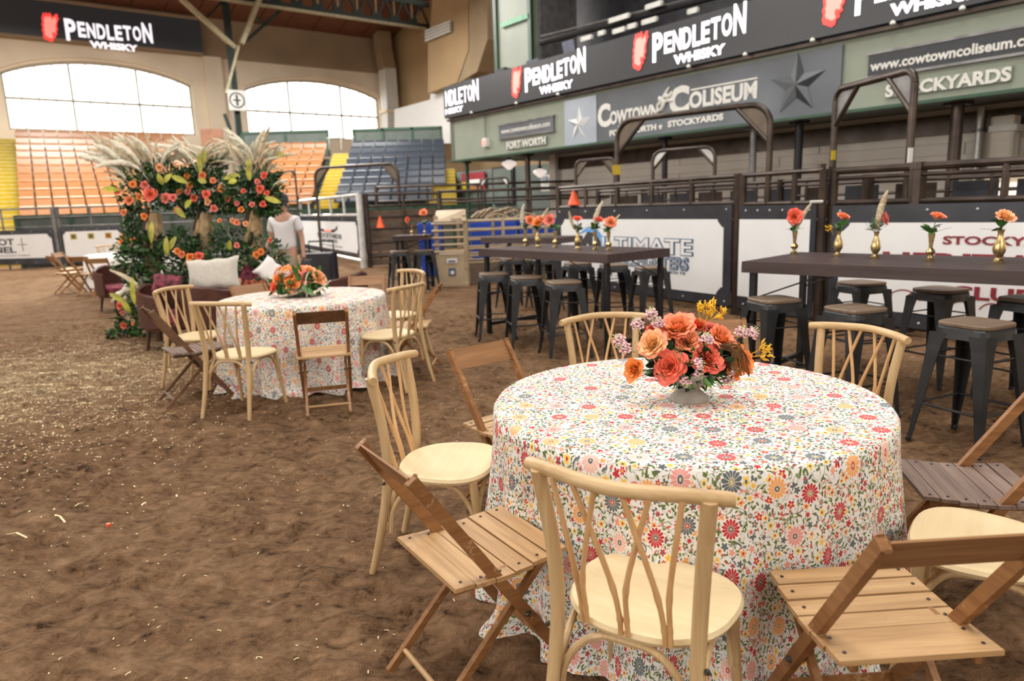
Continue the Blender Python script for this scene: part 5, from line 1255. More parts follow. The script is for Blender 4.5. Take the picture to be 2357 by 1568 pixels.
mb = MB(); mb.prism([(Bc[3] + w_ * q[0], Bc[5] + h_ * q[1]) for q in ((.50, .63), (.62, .63), (.62, .69), (.50, .69))], .005, M=M_, org=Bc[2] * .028); mb.build('longhorn_print', M_ledr2, Bc[0])
on_banner(Bc, 'STOCKYARDS', .36, .40, .42, .16, M_ink, .03); on_banner(Bc, 'RODEO', .45, .24, .26, .12, M_ink, .03); on_banner(Bc, 'FORT WORTH TEXAS', .40, .10, .38, .04, M_ink, 0)
# plank-filled pen fence to the right of it
G0, G1_ = Vector((E6.x + .15, E6.y + .1, 0)), Vector((-1.9, 19.9, 0))
fence_run('pen_fence', [G0, G1_], 1.92, 0, 'brown pen fence filled with dusty boards', [(1.92, .035), (1.62, .03), (1.33, .03), (1.02, .03), (.66, .03), (.28, .03)], M_rail, 1.1, .035, .07)
pf = thing('pen_boards', G0, 0, 'dusty horizontal boards hung behind the brown pen fence', 'boards'); d_ = (G1_ - G0); L = d_.length; an = math.atan2(d_.y, d_.x)
for k in range(8):
    for s in range(2): c = d_ * (.25 + .5 * s) + Vector((0, .12, .12 + k * .185 + (.01 if s else 0))); mb = MB(); mb.box(c, (L / 2 - .02, .03, .172), rz=an, bev=.006); mb.build('plank', M_fenceplank, pf)
fence_run('back_fence', [G1_, Vector((3.2, 19.6, 0))], 1.96, 0, 'dark pipe fence behind the tan cattle chute', [(1.96, .035), (1.66, .03), (1.38, .03), (1.02, .03), (.66, .03), (.28, .03)], M_rail, 1.2, .035, .06)
fence_run('back_fence', [Vector((G0.x, G0.y + 1.6, 0)), Vector((5.0, 20.8, 0))], 2.15, 0, 'second dark pipe fence in front of the stairs and the shaded recess', [(2.15, .035), (1.95, .022), (1.75, .03)], M_rail, 1.4, .03, .05)
# ------------------------------------------------------------------ tan roping chute, bins, cones
cp = at(1043, 659); ch = thing('cattle_chute', (cp.x, cp.y, 0), R_(3), 'tan steel roping chute with slatted front and stickers on its lower door', 'chute')
w = .62
MB().box((0, .28, .32), (w, .55, .60), bev=.01).build('door', M_tan, ch)
MB().box((0, 0, .03), (w + .02, .06, .06)).build('sill', M_tan, ch)
for s in (-1, 1): MB().box((s * (w / 2 - .03), .05, .85), (.07, .10, 1.05)).build('front_post', M_tan2, ch)
for s in (-1, 1): MB().box((s * (w / 2 - .03), .52, .85), (.05, .08, 1.05)).build('rear_post', M_tan2, ch)
for k in range(5): MB().tube([(-w / 2 - .05, -.03, .68 + k * .135), (w / 2 - .06, -.03, .68 + k * .135)], .022, 8).build('slat', M_tan, ch, True)
for k in range(5): MB().tube([(w / 2, 0, .68 + k * .135), (w / 2, .55, .68 + k * .135)], .02, 8).build('slat', M_tan2, ch, True)
mb = MB(); z0 = 1.26; mb.add([(-w / 2, -.05, z0), (w / 2, -.05, z0), (w / 2, .6, z0), (-w / 2, .6, z0), (-w / 2 + .04, .35, z0 + .21), (w / 2, .10, z0 + .22), (w / 2, .6, z0 + .2), (-w / 2 + .04, .6, z0 + .2)], [(0, 3, 2, 1), (0, 1, 5, 4), (1, 2, 6, 5), (4, 5, 6, 7), (3, 0, 4, 7), (2, 3, 7, 6)]); mb.build('hood', M_tan, ch)
lettering(ch, 'CHUTE', (.02, -.052, z0 + .02), (1, 0, 0), (0, .6, 1), M_ink, .2, .03)
s1_ = MB().box((0, .0, .50), (.20, .012, .09)).build('sticker', M_wboard, ch); MB().box((0, -.006, .49), (.14, .012, .03)).build('sticker_print', M_navy, s1_)
s1_ = MB().box((0, .0, .28), (.13, .012, .14)).build('sticker', M_navy, ch); MB().box((0, -.006, .27), (.07, .012, .07)).build('sticker_print', M_wboard, s1_)
an = R_(14); e = Vector((cos(an), sin(an), 0)); o = Vector((w / 2, .3, 0))
for off, z1 in ((0, 1.28), (.75, 1.32)):
    oo = o + Vector((-sin(an), cos(an), 0)) * off
    for z in (.42, .56, .70, .88, 1.06, 1.24): MB().tube([oo + Vector((0, 0, z)), oo + e * 2.7 + Vector((0, 0, z))], .024, 8).build('side_rail', M_tan2, ch, True)
    for k in (0, .28, .62, 1.0): MB().box(oo + e * (2.7 * k) + Vector((0, 0, z1 / 2 + .02)), (.06, .05, z1)).build('side_post', M_tan2, ch)
    MB().box(oo + e * 1.35 + Vector((0, 0, .2)), (2.7, .02, .4), rz=an).build('kick_sheet', M_fenceplank, ch)
for k in range(4): x = .35 + k * .6; MB().tube(bez([o + e * x + Vector((0, 0, 1.26)), o + e * (x + .3) + Vector((0, .1, 1.36)), o + e * (x + .6) + Vector((0, 0, 1.26))], 4), .012, 6).build('hoop', M_tan2, ch, True)
mb = MB()
for k in range(7): mb.tube(bez([o + e * (.1 + k * .1) + Vector((0, .2 + .05 * k, 1.30)), o + e * (.3 + k * .12) + Vector((0, .3, 1.42 + .03 * (k % 3))), o + e * (.5 + k * .13) + Vector((0, .5, 1.30))], 4), .022, 6)
mb.build('coiled_hose', M_tan2, ch, True)
for i, (x, Y, l) in enumerate(((988, 16.0, 'tall blue plastic bin left of the tan chute'), (1105, 17.3, 'blue bin behind the chute rails, left one'), (1160, 17.3, 'blue bin behind the chute rails, second from left'), (1216, 17.3, 'blue bin behind the chute rails, third from left'), (1262, 17.2, 'blue bin behind the chute rails, at the edge of the banner'))):
    p = gnd(x, Y); t = thing('blue_bin', p, .1, l, 'bin', 'blue bins behind the chute'); hw = .27
    mb = MB(); mb.add([(-hw * .8, -.25, 0), (hw * .8, -.25, 0), (hw * .8, .25, 0), (-hw * .8, .25, 0), (-hw, -.32, 1.12), (hw, -.32, 1.12), (hw, .32, 1.12), (-hw, .32, 1.12)], [(3, 2, 1, 0), (4, 5, 6, 7), (0, 1, 5, 4), (1, 2, 6, 5), (2, 3, 7, 6), (3, 0, 4, 7)]); mb.build('bin_body', M_blue, t)
    MB().box((0, 0, 1.16), (hw * 2.1, .68, .08), bev=.03).build('lid', M_blue, t); MB().tube([(-hw * .8, .36, 1.1), (hw * .8, .36, 1.1)], .018, 6).build('grip', M_blue, t)
for i, (x, y, Y, h, zb, l) in enumerate(((1335, 478, 12.9, .27, 1.46, 'orange safety cone on the fence rail at the left end of the long banner'), (872, 515, 18.6, .30, 1.02, 'orange safety cone hanging on the pen fence'))):
    p = atY(x, y, Y)
    if i == 0: p = FA.lerp(FB_, .115); p = Vector((p.x, p.y, 1.49))
    else: p.z = 1.055; p.y = 18.8
    t = thing('safety_cone', p, 0, l, 'cone'); MB().lathe([(.11, 0.01), (.105, .02), (.018, h), (.0001, h)], (0, 0, 0), 16).build('cone_body', M_cone, t, True); MB().box((0, 0, .008), (.22, .22, .016), bev=.006).build('cone_base', M_cone, t)

# ------------------------------------------------------------------ bar tables, stools, vases
def bar_table(c, a, L, Wd, z, label):
    t = thing('bar_table', (c[0], c[1], 0), a, label, 'table', 'dark bar tables')
    for k in range(6):
        mb = MB(); mb.box((0, -Wd / 2 + Wd * (k + .5) / 6, z - .017), (L, Wd / 6 - .0015, .034), bev=.003); mb.build('top_plank', M_tabletop, t)
    for s in (-1, 1): MB().box((0, s * (Wd / 2 - .012), z - .052), (L, .022, .07)).build('apron', M_tabletop, t); MB().box((s * (L / 2 - .012), 0, z - .052), (.022, Wd - .03, .07)).build('apron', M_tabletop, t)
    for s in (-1, 1):
        for q in (-1, 1):
            MB().box((s * (L / 2 - .07), q * (Wd / 2 - .07), (z - .08) / 2), (.05, .05, z - .08), bev=.004).build('leg', M_black, t)
            MB().tube([(s * (L / 2 - .07), q * (Wd / 2 - .07), z - .30), (s * (L / 2 - .60), q * (Wd / 2 - .07), z - .09)], .006, 6).build('brace', M_black, t)
        MB().box((s * (L / 2 - .07), 0, .12), (.04, Wd - .16, .04)).build('stretcher', M_black, t)
    return t
TB1 = (.66, 7.86); TA1 = R_(-51.4); TB2 = (3.07, 5.02); TA2 = R_(-46); ZT = 1.03
bar_table(TB1, TA1, 2.10, .95, ZT, 'dark plank-top bar table with six bud vases, in front of the blue-lettered banner')
bar_table(TB2, TA2, 2.44, 1.07, ZT, 'dark plank-top bar table with five bud vases at the right')
def stool():
    t = thing('bar_stool', (0, 0, 0)); 
    mb = MB(); n = 24; pts = []
    for k in range(n): a = 2 * pi * k / n; pts.append((.158 * math.copysign(abs(cos(a)) ** .45, cos(a)), .158 * math.copysign(abs(sin(a)) ** .45, sin(a))))
    vs = []; rg = [(1.0, .738), (1.03, .744), (1.03, .757), (1.0, .763)]
    for s, z in rg: vs += [(p[0] * s, p[1] * s, z) for p in pts]
    fs = [tuple(range(n - 1, -1, -1)), tuple(range(3 * n, 4 * n))] + [(i * n + k, i * n + (k + 1) % n, (i + 1) * n + (k + 1) % n, (i + 1) * n + k) for i in range(3) for k in range(n)]
    mb.add(vs, fs); mb.build('seat', M_stoolseat, t)
    mb = MB(); vs = []; rg = [(1.0, .738), (1.05, .728), (1.10, .672), (1.05, .672), (.98, .72)]
    for s, z in rg: vs += [(p[0] * s, p[1] * s, z) for p in pts]
    mb.add(vs, [(i * n + k, i * n + (k + 1) % n, (i + 1) * n + (k + 1) % n, (i + 1) * n + k) for i in range(4) for k in range(n)]); mb.build('seat_pan', M_gun, t)
    for sx in (-1, 1):
        for sy in (-1, 1):   # folded-sheet corner legs, wide at the top, narrow at the foot
            mb = MB(); vs = []
            for (z, c, wd) in ((.70, .170, .105), (.62, .174, .085), (.40, .192, .060), (.15, .212, .038), (.0, .224, .022)):
                x, y = sx * c, sy * c; vs += [(x - sx * wd, y, z), (x, y, z), (x, y - sy * wd, z), (x - sx * wd, y - sy * .006, z), (x - sx * .006, y - sy * .006, z), (x - sx * .006, y - sy * wd, z)]
            fs = []
            for i in range(4):
                b = i * 6
                for (p, q) in ((0, 1), (1, 2), (2, 5), (5, 4), (4, 3), (3, 0)): fs.append((b + p, b + q, b + 6 + q, b + 6 + p))
            fs.append((24, 25, 28, 27)); mb.add(vs, fs); lg = mb.build('leg', M_gun, t)
            MB().lathe([(.017, 0), (.017, .02), (.012, .03)], (sx * .217, sy * .217, 0), 8).build('foot_cap', M_black, lg)
    for (z, c, r) in ((.25, .203, .0085), (.56, .178, .006)):
        for k in range(4):
            a, b = [(-1, -1), (1, -1), (1, 1), (-1, 1), (-1, -1)][k:k + 2]; MB().tube([(a[0] * (c - .008), a[1] * (c - .008), z), (b[0] * (c - .008), b[1] * (c - .008), z)], r, 8).build('foot_rail' if z < .3 else 'cross_bar', M_gun, t, True)
    return t
ST = stool(); first = True
for (x, y, a, l) in ((-.19, 8.10, 8, 'metal bar stool before the left bar table, farthest left of the front three'), (.175, 7.60, 10, 'metal bar stool before the left bar table, middle of the front three'), (.54, 7.00, 12, 'metal bar stool before the left bar table, right of the front three'),
        (.89, 9.15, 15, 'metal bar stool behind the left bar table, left of the rear three'), (1.30, 8.72, 5, 'metal bar stool behind the left bar table, middle of the rear three'), (1.66, 8.22, 12, 'metal bar stool behind the left bar table, right of the rear three'),
        (2.02, 5.30, 14, 'metal bar stool before the right bar table, under its left corner'), (2.37, 4.74, 20, 'metal bar stool before the right bar table, half hidden by the cross-back chair'), (2.75, 4.05, 24, 'metal bar stool with paler wood seat before the right bar table, nearest the viewer'),
        (3.10, 6.12, 18, 'metal bar stool behind the right bar table, left one'), (3.44, 5.53, 22, 'metal bar stool behind the right bar table, middle one'), (3.70, 4.90, 20, 'metal bar stool behind the right bar table, cut by the right edge')):
    if first: o = ST; o.location = (x, y, 0); o.rotation_euler = (0, 0, R_(a)); o['label'] = l; first = False
    else: o = dup(ST, (x, y, 0), R_(a), l)
    o['group'] = 'metal bar stools with wood seats'; o['category'] = 'stool'
def vase(px, py, kind, fl, label, zt=ZT, s=1.0, seed=0):
    s *= 1.2; fl = [(f[0], f[1], f[2], f[3] * 1.25, f[4] * 1.22, f[5]) if f[0] == 'r' else f for f in fl]
    p = at(px, py, zt); t = thing('bud_vase', p, 0, label, 'vase', 'brass bud vases with single stems'); rr = random.Random(seed)
    if kind == 0: pr = [(.030, 0), (.031, .005), (.014, .014), (.010, .026), (.024, .040), (.0265, .052), (.020, .064), (.0105, .074), (.012, .10), (.020, .162), (.018, .162), (.0001, .12)]
    else: pr = [(.029, 0), (.030, .006), (.015, .016), (.013, .022), (.028, .050), (.031, .070), (.024, .100), (.014, .130), (.013, .150), (.019, .168), (.017, .168), (.0001, .14)]
    MB().lathe([(r * s, z * s) for r, z in pr], (0, 0, 0), 20).build('vase_body', M_brass, t, True); tp = Vector((0, 0, .16 * s))
    for f in fl:
        if f[0] == 'r':
            _, c, R, x, z, d = f; q = Vector((x, -.01, z)); MB().tube(bez([tp - Vector((0, 0, .03)), tp.lerp(q, .5) + Vector((0, .0, .01)), q], 4), .0028, 6).build('stem', M_leafm, t, True); rose(t, q, c, R * 1.4, d, seed + int(x * 50))
        elif f[0] == 'p':
            _, x, z, L = f; me = PL[0 if seed % 2 else 3]; o = link('pampas_plume', me, t, (x * .3, .0, tp.z), (0, math.atan2(x, z - tp.z), rr.uniform(-.2, .2)), (L / .45 * 1.5, L / .45 * 1.5, L / .45 * 1.3))
        elif f[0] == 'k': kpaw(t, Vector((f[1], 0, f[2])), (f[1] * 8, 0, 1), .05, seed)
    mb = MB()
    for k in range(9): leaf(mb, tp + Vector((rr.uniform(-.01, .01), 0, rr.uniform(.0, .05))), (rr.uniform(-1, 1), rr.uniform(-.6, .6), rr.uniform(.0, 1)), rr.uniform(.05, .095), .045, None, .3)
    for k in range(3): a = Vector((rr.uniform(-1, 1), rr.uniform(-.5, .5), rr.uniform(.2, .8))); mb.tube(bez([tp, tp + a * .06, tp + a * .12 + Vector((0, 0, -.01))], 3), .0012, 4)
    mb.build('leaves', M_leafm if seed % 3 else M_leafg, t, 'all')
PL = [plume_mesh('pampas_plume', M_pampas, .45, .055, b, i, 420) for i, b in enumerate((.15, .5, .85))] + [plume_mesh('pampas_plume', M_pampasl, .45, .060, b, 7 + i, 420) for i, b in enumerate((.3, .65, 1.0))]
up = (0, -.35, 1); fr = (-.1, -1, .25)
vase(1828, 583, 0, [('r', 0, .052, -.012, .262, (-.2, -.9, .3)), ('p', .03, .30, .20), ('k', .045, .27)], 'brass bud vase with a coral rose and pampas tip, leftmost on the right table', seed=1)
vase(1928, 588, 1, [('r', 1, .038, .02, .262, (.2, -.4, .9)), ('k', -.06, .2)], 'brass bud vase with an apricot rose and grassy leaves, second on the right bar table', seed=2)
vase(2014, 593, 1, [('p', .0, .30, .25), ('r', 4, .036, .045, .245, (.7, -.7, .2))], 'brass bud vase with upright pampas and a pink rose, third on the right table', seed=3)
vase(2140, 599, 0, [('r', 1, .038, .022, .262, (.1, -.3, 1))], 'slim brass bud vase with a flat apricot rose, fourth on the right table', seed=4)
vase(2297, 603, 1, [('r', 2, .046, .012, .255, (0, -.6, .75))], 'large pear-shaped brass bud vase with a golden rose, fifth on the right bar table', s=1.1, seed=5)
vase(1210, 566, 0, [('p', -.04, .30, .24), ('r', 1, .045, .05, .255, (.2, -.8, .4))], 'brass bud vase with pampas and a peach rose, leftmost on the left bar table', seed=6)
vase(1238, 568, 1, [('p', .03, .30, .22), ('r', 3, .045, .0, .235, (-.2, -.6, .6)), ('r', 1, .04, .04, .27, (.3, -.5, .8))], 'brass bud vase with orange roses and pampas, second on the left bar table', seed=7)
vase(1278, 569, 0, [('r', 4, .05, -.05, .26, (-.5, -.8, .3))], 'brass bud vase with a pink rose and tall grass, third on the left bar table', seed=8)
vase(1330, 572, 1, [('r', 0, .04, .0, .27, (0, -.3, 1)), ('p', -.06, .3, .18)], 'brass bud vase with a coral rose, fourth on the left bar table', seed=9)
vase(1370, 574, 0, [('p', -.01, .30, .25), ('r', 0, .042, .03, .262, (.2, -.4, .8))], 'brass bud vase with coral rose and thin plume, fifth on the left bar table', seed=10)
vase(1401, 576, 0, [('r', 1, .045, .02, .24, (.1, -.7, .5)), ('p', .02, .24, .16)], 'brass bud vase with a dusty peach rose, rightmost on the left bar table', seed=11)
# distant bar tables
for (c, a, l) in (((-1.82, 13.5), R_(-2), 'small dark bar table left of the tan chute'), ((.35, 11.1), R_(-40), 'dark bar table beyond the first, its top seen over the vases')):
    bar_table(c, a, .68 if c[0] < 0 else 1.5, .66 if c[0] < 0 else .7, ZT, l)
for (x, y, l) in ((-2.05, 13.12, 'bar stool at the small table left of the chute, left one'), (-1.58, 13.1, 'bar stool at the small table left of the chute, right one'), (.05, 10.4, 'bar stool in shade under the farther bar table, left one'), (.5, 10.2, 'bar stool in shade under the farther bar table, right one')):
    o = dup(ST, (x, y, 0), R_(20), l)
for (x, y, fl, l, sd) in ((953, 545, [('r', 0, .04, -.06, .24, (-.5, -.8, .3))], 'brass bud vase with a drooping coral rose on the small far table', 12), (982, 545, [('r', 1, .055, 0, .34, (0, -.8, .6))], 'brass bud vase with a tall peach rose on the small far table', 13)):
    vase(x - 4, y - 3.5, 0, fl, l, seed=sd)
# ------------------------------------------------------------------ flower columns and lounge corner
def arrangement(name, base, label, blobs, roses, plumes, lime, trunk=None, seed=1, cat='flowers', leafn=900, group=None, trunkh=None):
    t = thing(name, base, 0, label, cat, group); b = Vector(base); rr = random.Random(seed)
    if trunk:
        for (x0, x1, y0, y1) in trunk:
            p0 = atY(x0, y0, b.y) - b; p1 = atY(x1, y1, b.y) - b; p0.z = max(.0, p0.z); mb = MB()
            mb.tube(bez([p0, p0.lerp(p1, .5) + Vector((.03, 0, 0)), p1], 5), [.07 + .012 * sin(i) + .03 * i / 10 for i in range(11)], 9); mb.build('trunk', M_bark, t, True)
            for k in range(4):
                mb = MB(); q = p0.lerp(p1, .15 + k * .2); mb.tube([q + Vector((-.08, -.06, 0)), q + Vector((.03, -.10, .3))], [.05, .02], 6); mb.build('bark_strip', M_rail if k % 2 else M_bark, t, True)
    bl = []
    for (x, y, rx, rz, ry) in blobs: bl.append((atY(x, y, b.y) - b, (rx, ry, rz)))
    leaf_mass(t, 'dark_foliage', M_leafd, bl, seed + 1, (.045, .10), .42, int(leafn * 1.1)); leaf_mass(t, 'green_foliage', M_leafm, bl, seed + 2, (.045, .10), .4, leafn // 2)
    leaf_mass(t, 'grey_foliage', M_leafg, bl, seed + 3, (.04, .09), .4, leafn // 4)
    mb = MB()
    for _ in range(len(bl) * 5):
        c, r = rr.choice(bl); d = Vector((rr.gauss(0, 1), -abs(rr.gauss(.6, .6)), rr.gauss(0, .8))).normalized(); fern(mb, c + Vector((d.x * r[0], d.y * r[1], d.z * r[2])) * .7, d, rr.uniform(.10, .19), rr, 10, .35)
    mb.build('fern_leaves', M_leaff, t, 'all', kind='stuff')
    for i, (x, y, c, R) in enumerate(roses):
        p = atY(x, y, b.y - (blobs and blobs[0][4] or .2) * .95) - b; rose(t, p, c, R * .98, (rr.uniform(-.3, .3), -1, rr.uniform(-.1, .4)), i)
    for i, (x0, y0, x1, y1) in enumerate(plumes + [(a + 6, b - 4, c + rr.uniform(-12, 12), d + rr.uniform(0, 22)) for (a, b, c, d) in plumes]):
        yy = b.y + rr.uniform(-.25, .25); p0 = atY(x0, y0, yy) - b; p1 = atY(x1, y1, yy) - b; d = p1 - p0; L = d.length
        sgn = 1 if d.x >= 0 else -1; me = PL[rr.randrange(6)]; tilt = math.atan2(abs(d.x), d.z) * .42
        link('pampas_plume', me, t, p0, (0, tilt, 0 if sgn > 0 else pi), (L / .42 * .85, 1.15 * L / .42 * .85, L / .42 * 1.08))
    for i, (x0, y0, x1, y1) in enumerate(lime):
        mb = MB(); p0 = atY(x0, y0, b.y - .28) - b; p1 = atY(x1, y1, b.y - .32) - b; leaf(mb, p0, p1 - p0, (p1 - p0).length, .075, (0, -1, .3), .15, 6); mb.build('lime_leaf', M_leafy, t, 'all')
    return t
YB = 9.3
def gb(x, Y): p = atY(x, 600, Y); return Vector((p.x, p.y, 0))
GA = 'pampas-topped flower columns'
arrangement('flower_column', gb(358, YB), 'left flower column, topped with pampas and a large coral rose', [(335, 445, .36, .22, .28), (325, 410, .28, .18, .22), (390, 450, .26, .18, .26), (310, 500, .12, .18, .15), (420, 415, .2, .14, .2), (372, 405, .26, .2, .22), (308, 560, .09, .26, .12)],
    [(345, 447, 0, .085), (297, 461, 1, .06), (380, 456, 4, .065), (398, 455, 4, .05), (305, 424, 3, .045), (333, 426, 4, .055), (270, 440, 0, .045), (320, 453, 3, .045), (284, 489, 1, .04), (332, 498, 3, .045), (366, 386, 2, .05)],
    [(300, 400, 230, 330), (290, 410, 205, 355), (295, 420, 192, 378), (310, 395, 250, 318), (315, 390, 285, 315), (330, 380, 305, 300), (345, 380, 330, 300), (350, 385, 318, 330), (360, 385, 360, 345), (335, 395, 262, 345), (320, 400, 240, 372), (370, 385, 395, 325), (365, 390, 400, 350), (300, 405, 215, 372), (350, 370, 342, 312), (380, 390, 412, 345), (325, 385, 275, 330), (355, 395, 380, 335), (290, 430, 245, 410), (375, 380, 372, 330)],
    [(275, 438, 232, 432), (378, 420, 392, 400), (375, 425, 362, 400), (405, 480, 425, 500), (395, 405, 430, 420)], [(352, 352, 650, 490)], 11, group=GA)
arrangement('flower_column', gb(468, YB + .15), 'middle flower column, topped with arching pampas', [(470, 445, .34, .2, .26), (450, 410, .28, .18, .22), (500, 435, .28, .2, .26), (440, 475, .2, .14, .18), (480, 385, .2, .14, .18), (520, 470, .22, .14, .18)],
    [(474, 447, 0, .055), (446, 456, 0, .05), (432, 441, 4, .042), (413, 441, 3, .04), (436, 426, 3, .045), (510, 434, 3, .055), (490, 416, 1, .04), (492, 480, 4, .048), (524, 456, 0, .045), (478, 465, 2, .045), (408, 484, 3, .045), (430, 405, 3, .04), (466, 405, 1, .05)],
    [(440, 380, 385, 312), (445, 375, 392, 330), (430, 385, 395, 345), (450, 370, 425, 318), (455, 370, 440, 325), (462, 365, 478, 322), (470, 370, 500, 318), (480, 375, 520, 335), (475, 360, 460, 325), (490, 385, 545, 330), (485, 390, 520, 360), (500, 390, 540, 365), (445, 385, 412, 350), (435, 375, 405, 320), (468, 380, 505, 345), (478, 385, 512, 378), (492, 395, 530, 372)],
    [(462, 400, 456, 350), (475, 420, 455, 412), (515, 412, 548, 400), (440, 460, 425, 478), (468, 378, 470, 345)], [(462, 470, 640, 490)], 21, group=GA)
arrangement('flower_column', gb(588, YB), 'right flower column, topped with pale upright pampas', [(575, 445, .34, .2, .28), (595, 410, .28, .18, .22), (550, 445, .22, .2, .26), (615, 440, .2, .18, .18), (590, 478, .22, .1, .18), (620, 475, .14, .12, .15)],
    [(598, 435, 0, .052), (607, 404, 0, .05), (614, 445, 0, .035), (580, 471, 4, .036), (605, 470, 0, .042), (555, 482, 3, .04), (592, 418, 4, .035), (560, 440, 0, .036), (545, 468, 4, .034)],
    [(560, 385, 540, 300), (565, 380, 548, 318), (575, 375, 562, 320), (580, 375, 610, 306), (590, 380, 640, 316), (595, 385, 625, 330), (600, 385, 630, 345), (605, 390, 665, 358), (600, 395, 660, 370), (570, 385, 575, 330), (555, 385, 530, 335), (585, 370, 590, 315), (612, 400, 645, 385), (610, 395, 655, 345), (548, 390, 528, 350), (575, 365, 545, 290), (590, 375, 618, 335), (578, 380, 600, 345), (545, 385, 520, 345), (628, 430, 655, 425)],
    [(575, 415, 570, 380), (610, 455, 645, 465), (572, 395, 575, 365), (640, 360, 650, 352), (545, 415, 525, 420)], [(590, 580, 640, 485)], 31, group=GA)
arrangement('base_hedge', gb(500, YB - .1), 'dense dark flowering hedge at the feet of the three flower columns', [(330, 590, .40, .35, .3), (380, 610, .35, .3, .3), (440, 600, .40, .26, .3), (500, 600, .42, .26, .3), (560, 600, .40, .26, .3), (605, 590, .34, .26, .3), (420, 560, .2, .2, .25), (530, 545, .3, .22, .2), (350, 565, .2, .2, .2), (465, 640, .5, .2, .25), (560, 640, .4, .2, .25), (390, 650, .4, .2, .25), (620, 620, .2, .2, .2)],
    [(458, 590, 0, .055), (437, 592, 3, .055), (418, 586, 1, .045), (590, 587, 3, .05), (545, 565, 4, .036), (545, 512, 1, .04), (505, 508, 3, .03), (622, 553, 0, .032), (535, 508, 2, .035), (408, 578, 3, .045), (600, 580, 3, .045), (565, 515, 2, .035)],
    [(640, 650, 620, 595), (645, 650, 640, 590), (650, 655, 655, 605)], [(385, 590, 380, 545), (528, 575, 528, 555), (390, 575, 402, 545), (350, 510, 345, 560)], None, 41, leafn=1800)
arrangement('ground_flowers', at(312, 772), 'low bank of greens with coral blooms on the dirt beside the dark armchair', [(310, 740, .24, .26, .22), (285, 770, .16, .16, .2), (345, 765, .22, .18, .2), (330, 700, .2, .22, .2), (320, 650, .16, .25, .15), (300, 600, .16, .22, .15)],
    [(275, 704, 0, .045), (284, 750, 0, .045), (282, 720, 4, .03), (306, 745, 3, .025)], [(330, 690, 310, 610), (335, 680, 300, 600)], [(290, 695, 250, 675), (310, 700, 300, 640), (300, 720, 280, 690)], None, 51, leafn=700)
arrangement('table_flowers', gb(298, 15.4) + Vector((0, 0, .77)), 'tall orange centrepiece on the far left table', [(298, 555, .30, .16, .2), (305, 580, .2, .2, .2)], [(285, 548, 3, .09), (300, 545, 3, .09), (312, 552, 1, .09), (292, 558, 3, .08), (305, 560, 1, .08), (315, 545, 3, .08), (280, 556, 3, .08)], [], [], None, 61, leafn=160)
# low coffee table with flowers in front of the settee
ct = thing('coffee_table', gb(575, 9.0), .1, 'low dark table holding a box of peach roses before the settee', 'table'); MB().box((0, 0, .42), (1.15, .5, .04), bev=.01).build('table_top', M_leather, ct)
for s in (-1, 1):
    for q in (-1, 1): MB().box((s * .52, q * .2, .2), (.05, .05, .4)).build('leg', M_leather, ct)
bx0 = gb(575, 8.95); bx0.z = .44
arrangement('rose_box', bx0, 'low box of peach and cream roses on the coffee table', [(555, 660, .16, .08, .12), (590, 658, .2, .08, .12), (620, 662, .16, .07, .12)], [(544, 650, 2, .062), (573, 654, 4, .055), (595, 656, 3, .045), (613, 658, 2, .04), (560, 658, 1, .04), (585, 650, 2, .04), (605, 650, 2, .035)], [], [], None, 71, leafn=140)
# settee and club chairs of dark red wood
def curved_back(t, R, h0, h1, a0, a1, th, mt, name='curved_back', n=14, slope=0.0):
    mb = MB(); vs = []
    for k in range(n + 1):
        a = a0 + (a1 - a0) * k / n; z1 = h1 - slope * abs(k / n - .5) * 2
        for (r, z) in ((R, h0), (R + th, h0), (R + th, z1), (R + th * .5, z1 + .02), (R, z1)): vs.append((r * cos(a), r * sin(a), z))
    fs = []
    for k in range(n):
        for j in range(5): b = k * 5; fs.append((b + j, b + (j + 1) % 5, b + 5 + (j + 1) % 5, b + 5 + j))
    fs += [(4, 3, 2, 1, 0), tuple(n * 5 + j for j in range(5))]; mb.add(vs, fs); return mb.build(name, mt, t, True)
def club_chair(loc, rz, label, h=.74):
    t = thing('club_chair', loc, rz, label, 'armchair', 'dark red wood club chairs'); curved_back(t, .33, .28, h, R_(-20), R_(200), .045, M_leather, slope=.12)
    MB().lathe([(.30, .30), (.32, .34), (.31, .40), (.25, .43), (.0001, .44)], (0, 0, 0), 28).build('seat_cushion', M_plaid, t, True)
    MB().lathe([(.33, .24), (.345, .30), (.33, .31)], (0, 0, 0), 28).build('seat_rail', M_leather, t, True)
    for a in (40, 140, 220, 320): MB().tube([(.28 * cos(R_(a)), .28 * sin(R_(a)), .26), (.33 * cos(R_(a)), .33 * sin(R_(a)), 0)], [.025, .016], 8).build('leg', M_leather, t, True)
    return t
# local back is +Y side; rotate so that the back faces where the photo shows it
club_chair(gb(385, 8.2), R_(75), 'dark red curved armchair with plaid cushion left of the far table')
club_chair(gb(478, 8.15), R_(175), 'dark red curved armchair seen from behind, in front of the cream cushion')
club_chair(gb(775, 9.1), R_(-110), 'dark red curved armchair to the right behind the far table')
club_chair(gb(268, 11.8), R_(60), 'dark red curved armchair at the far left by the pampas throw')
se = thing('settee', gb(490, 8.85), 0, 'dark wooden settee in front of the flower hedge', 'settee')
MB().box((0, 0, .33), (1.5, .6, .12), bev=.03).build('seat_deck', M_leather, se); MB().box((0, .27, .60), (1.5, .06, .42), M=Matrix.Rotation(R_(-8), 3, 'X'), bev=.02).build('settee_back', M_leather, se)
for s in (-1, 1): MB().box((s * .72, 0, .48), (.06, .55, .28), bev=.02).build('arm', M_leather, se)
for s in (-1, 1):
    for q in (-1, 1): MB().box((s * .68, q * .24, .14), (.05, .05, .28)).build('leg', M_leather, se)
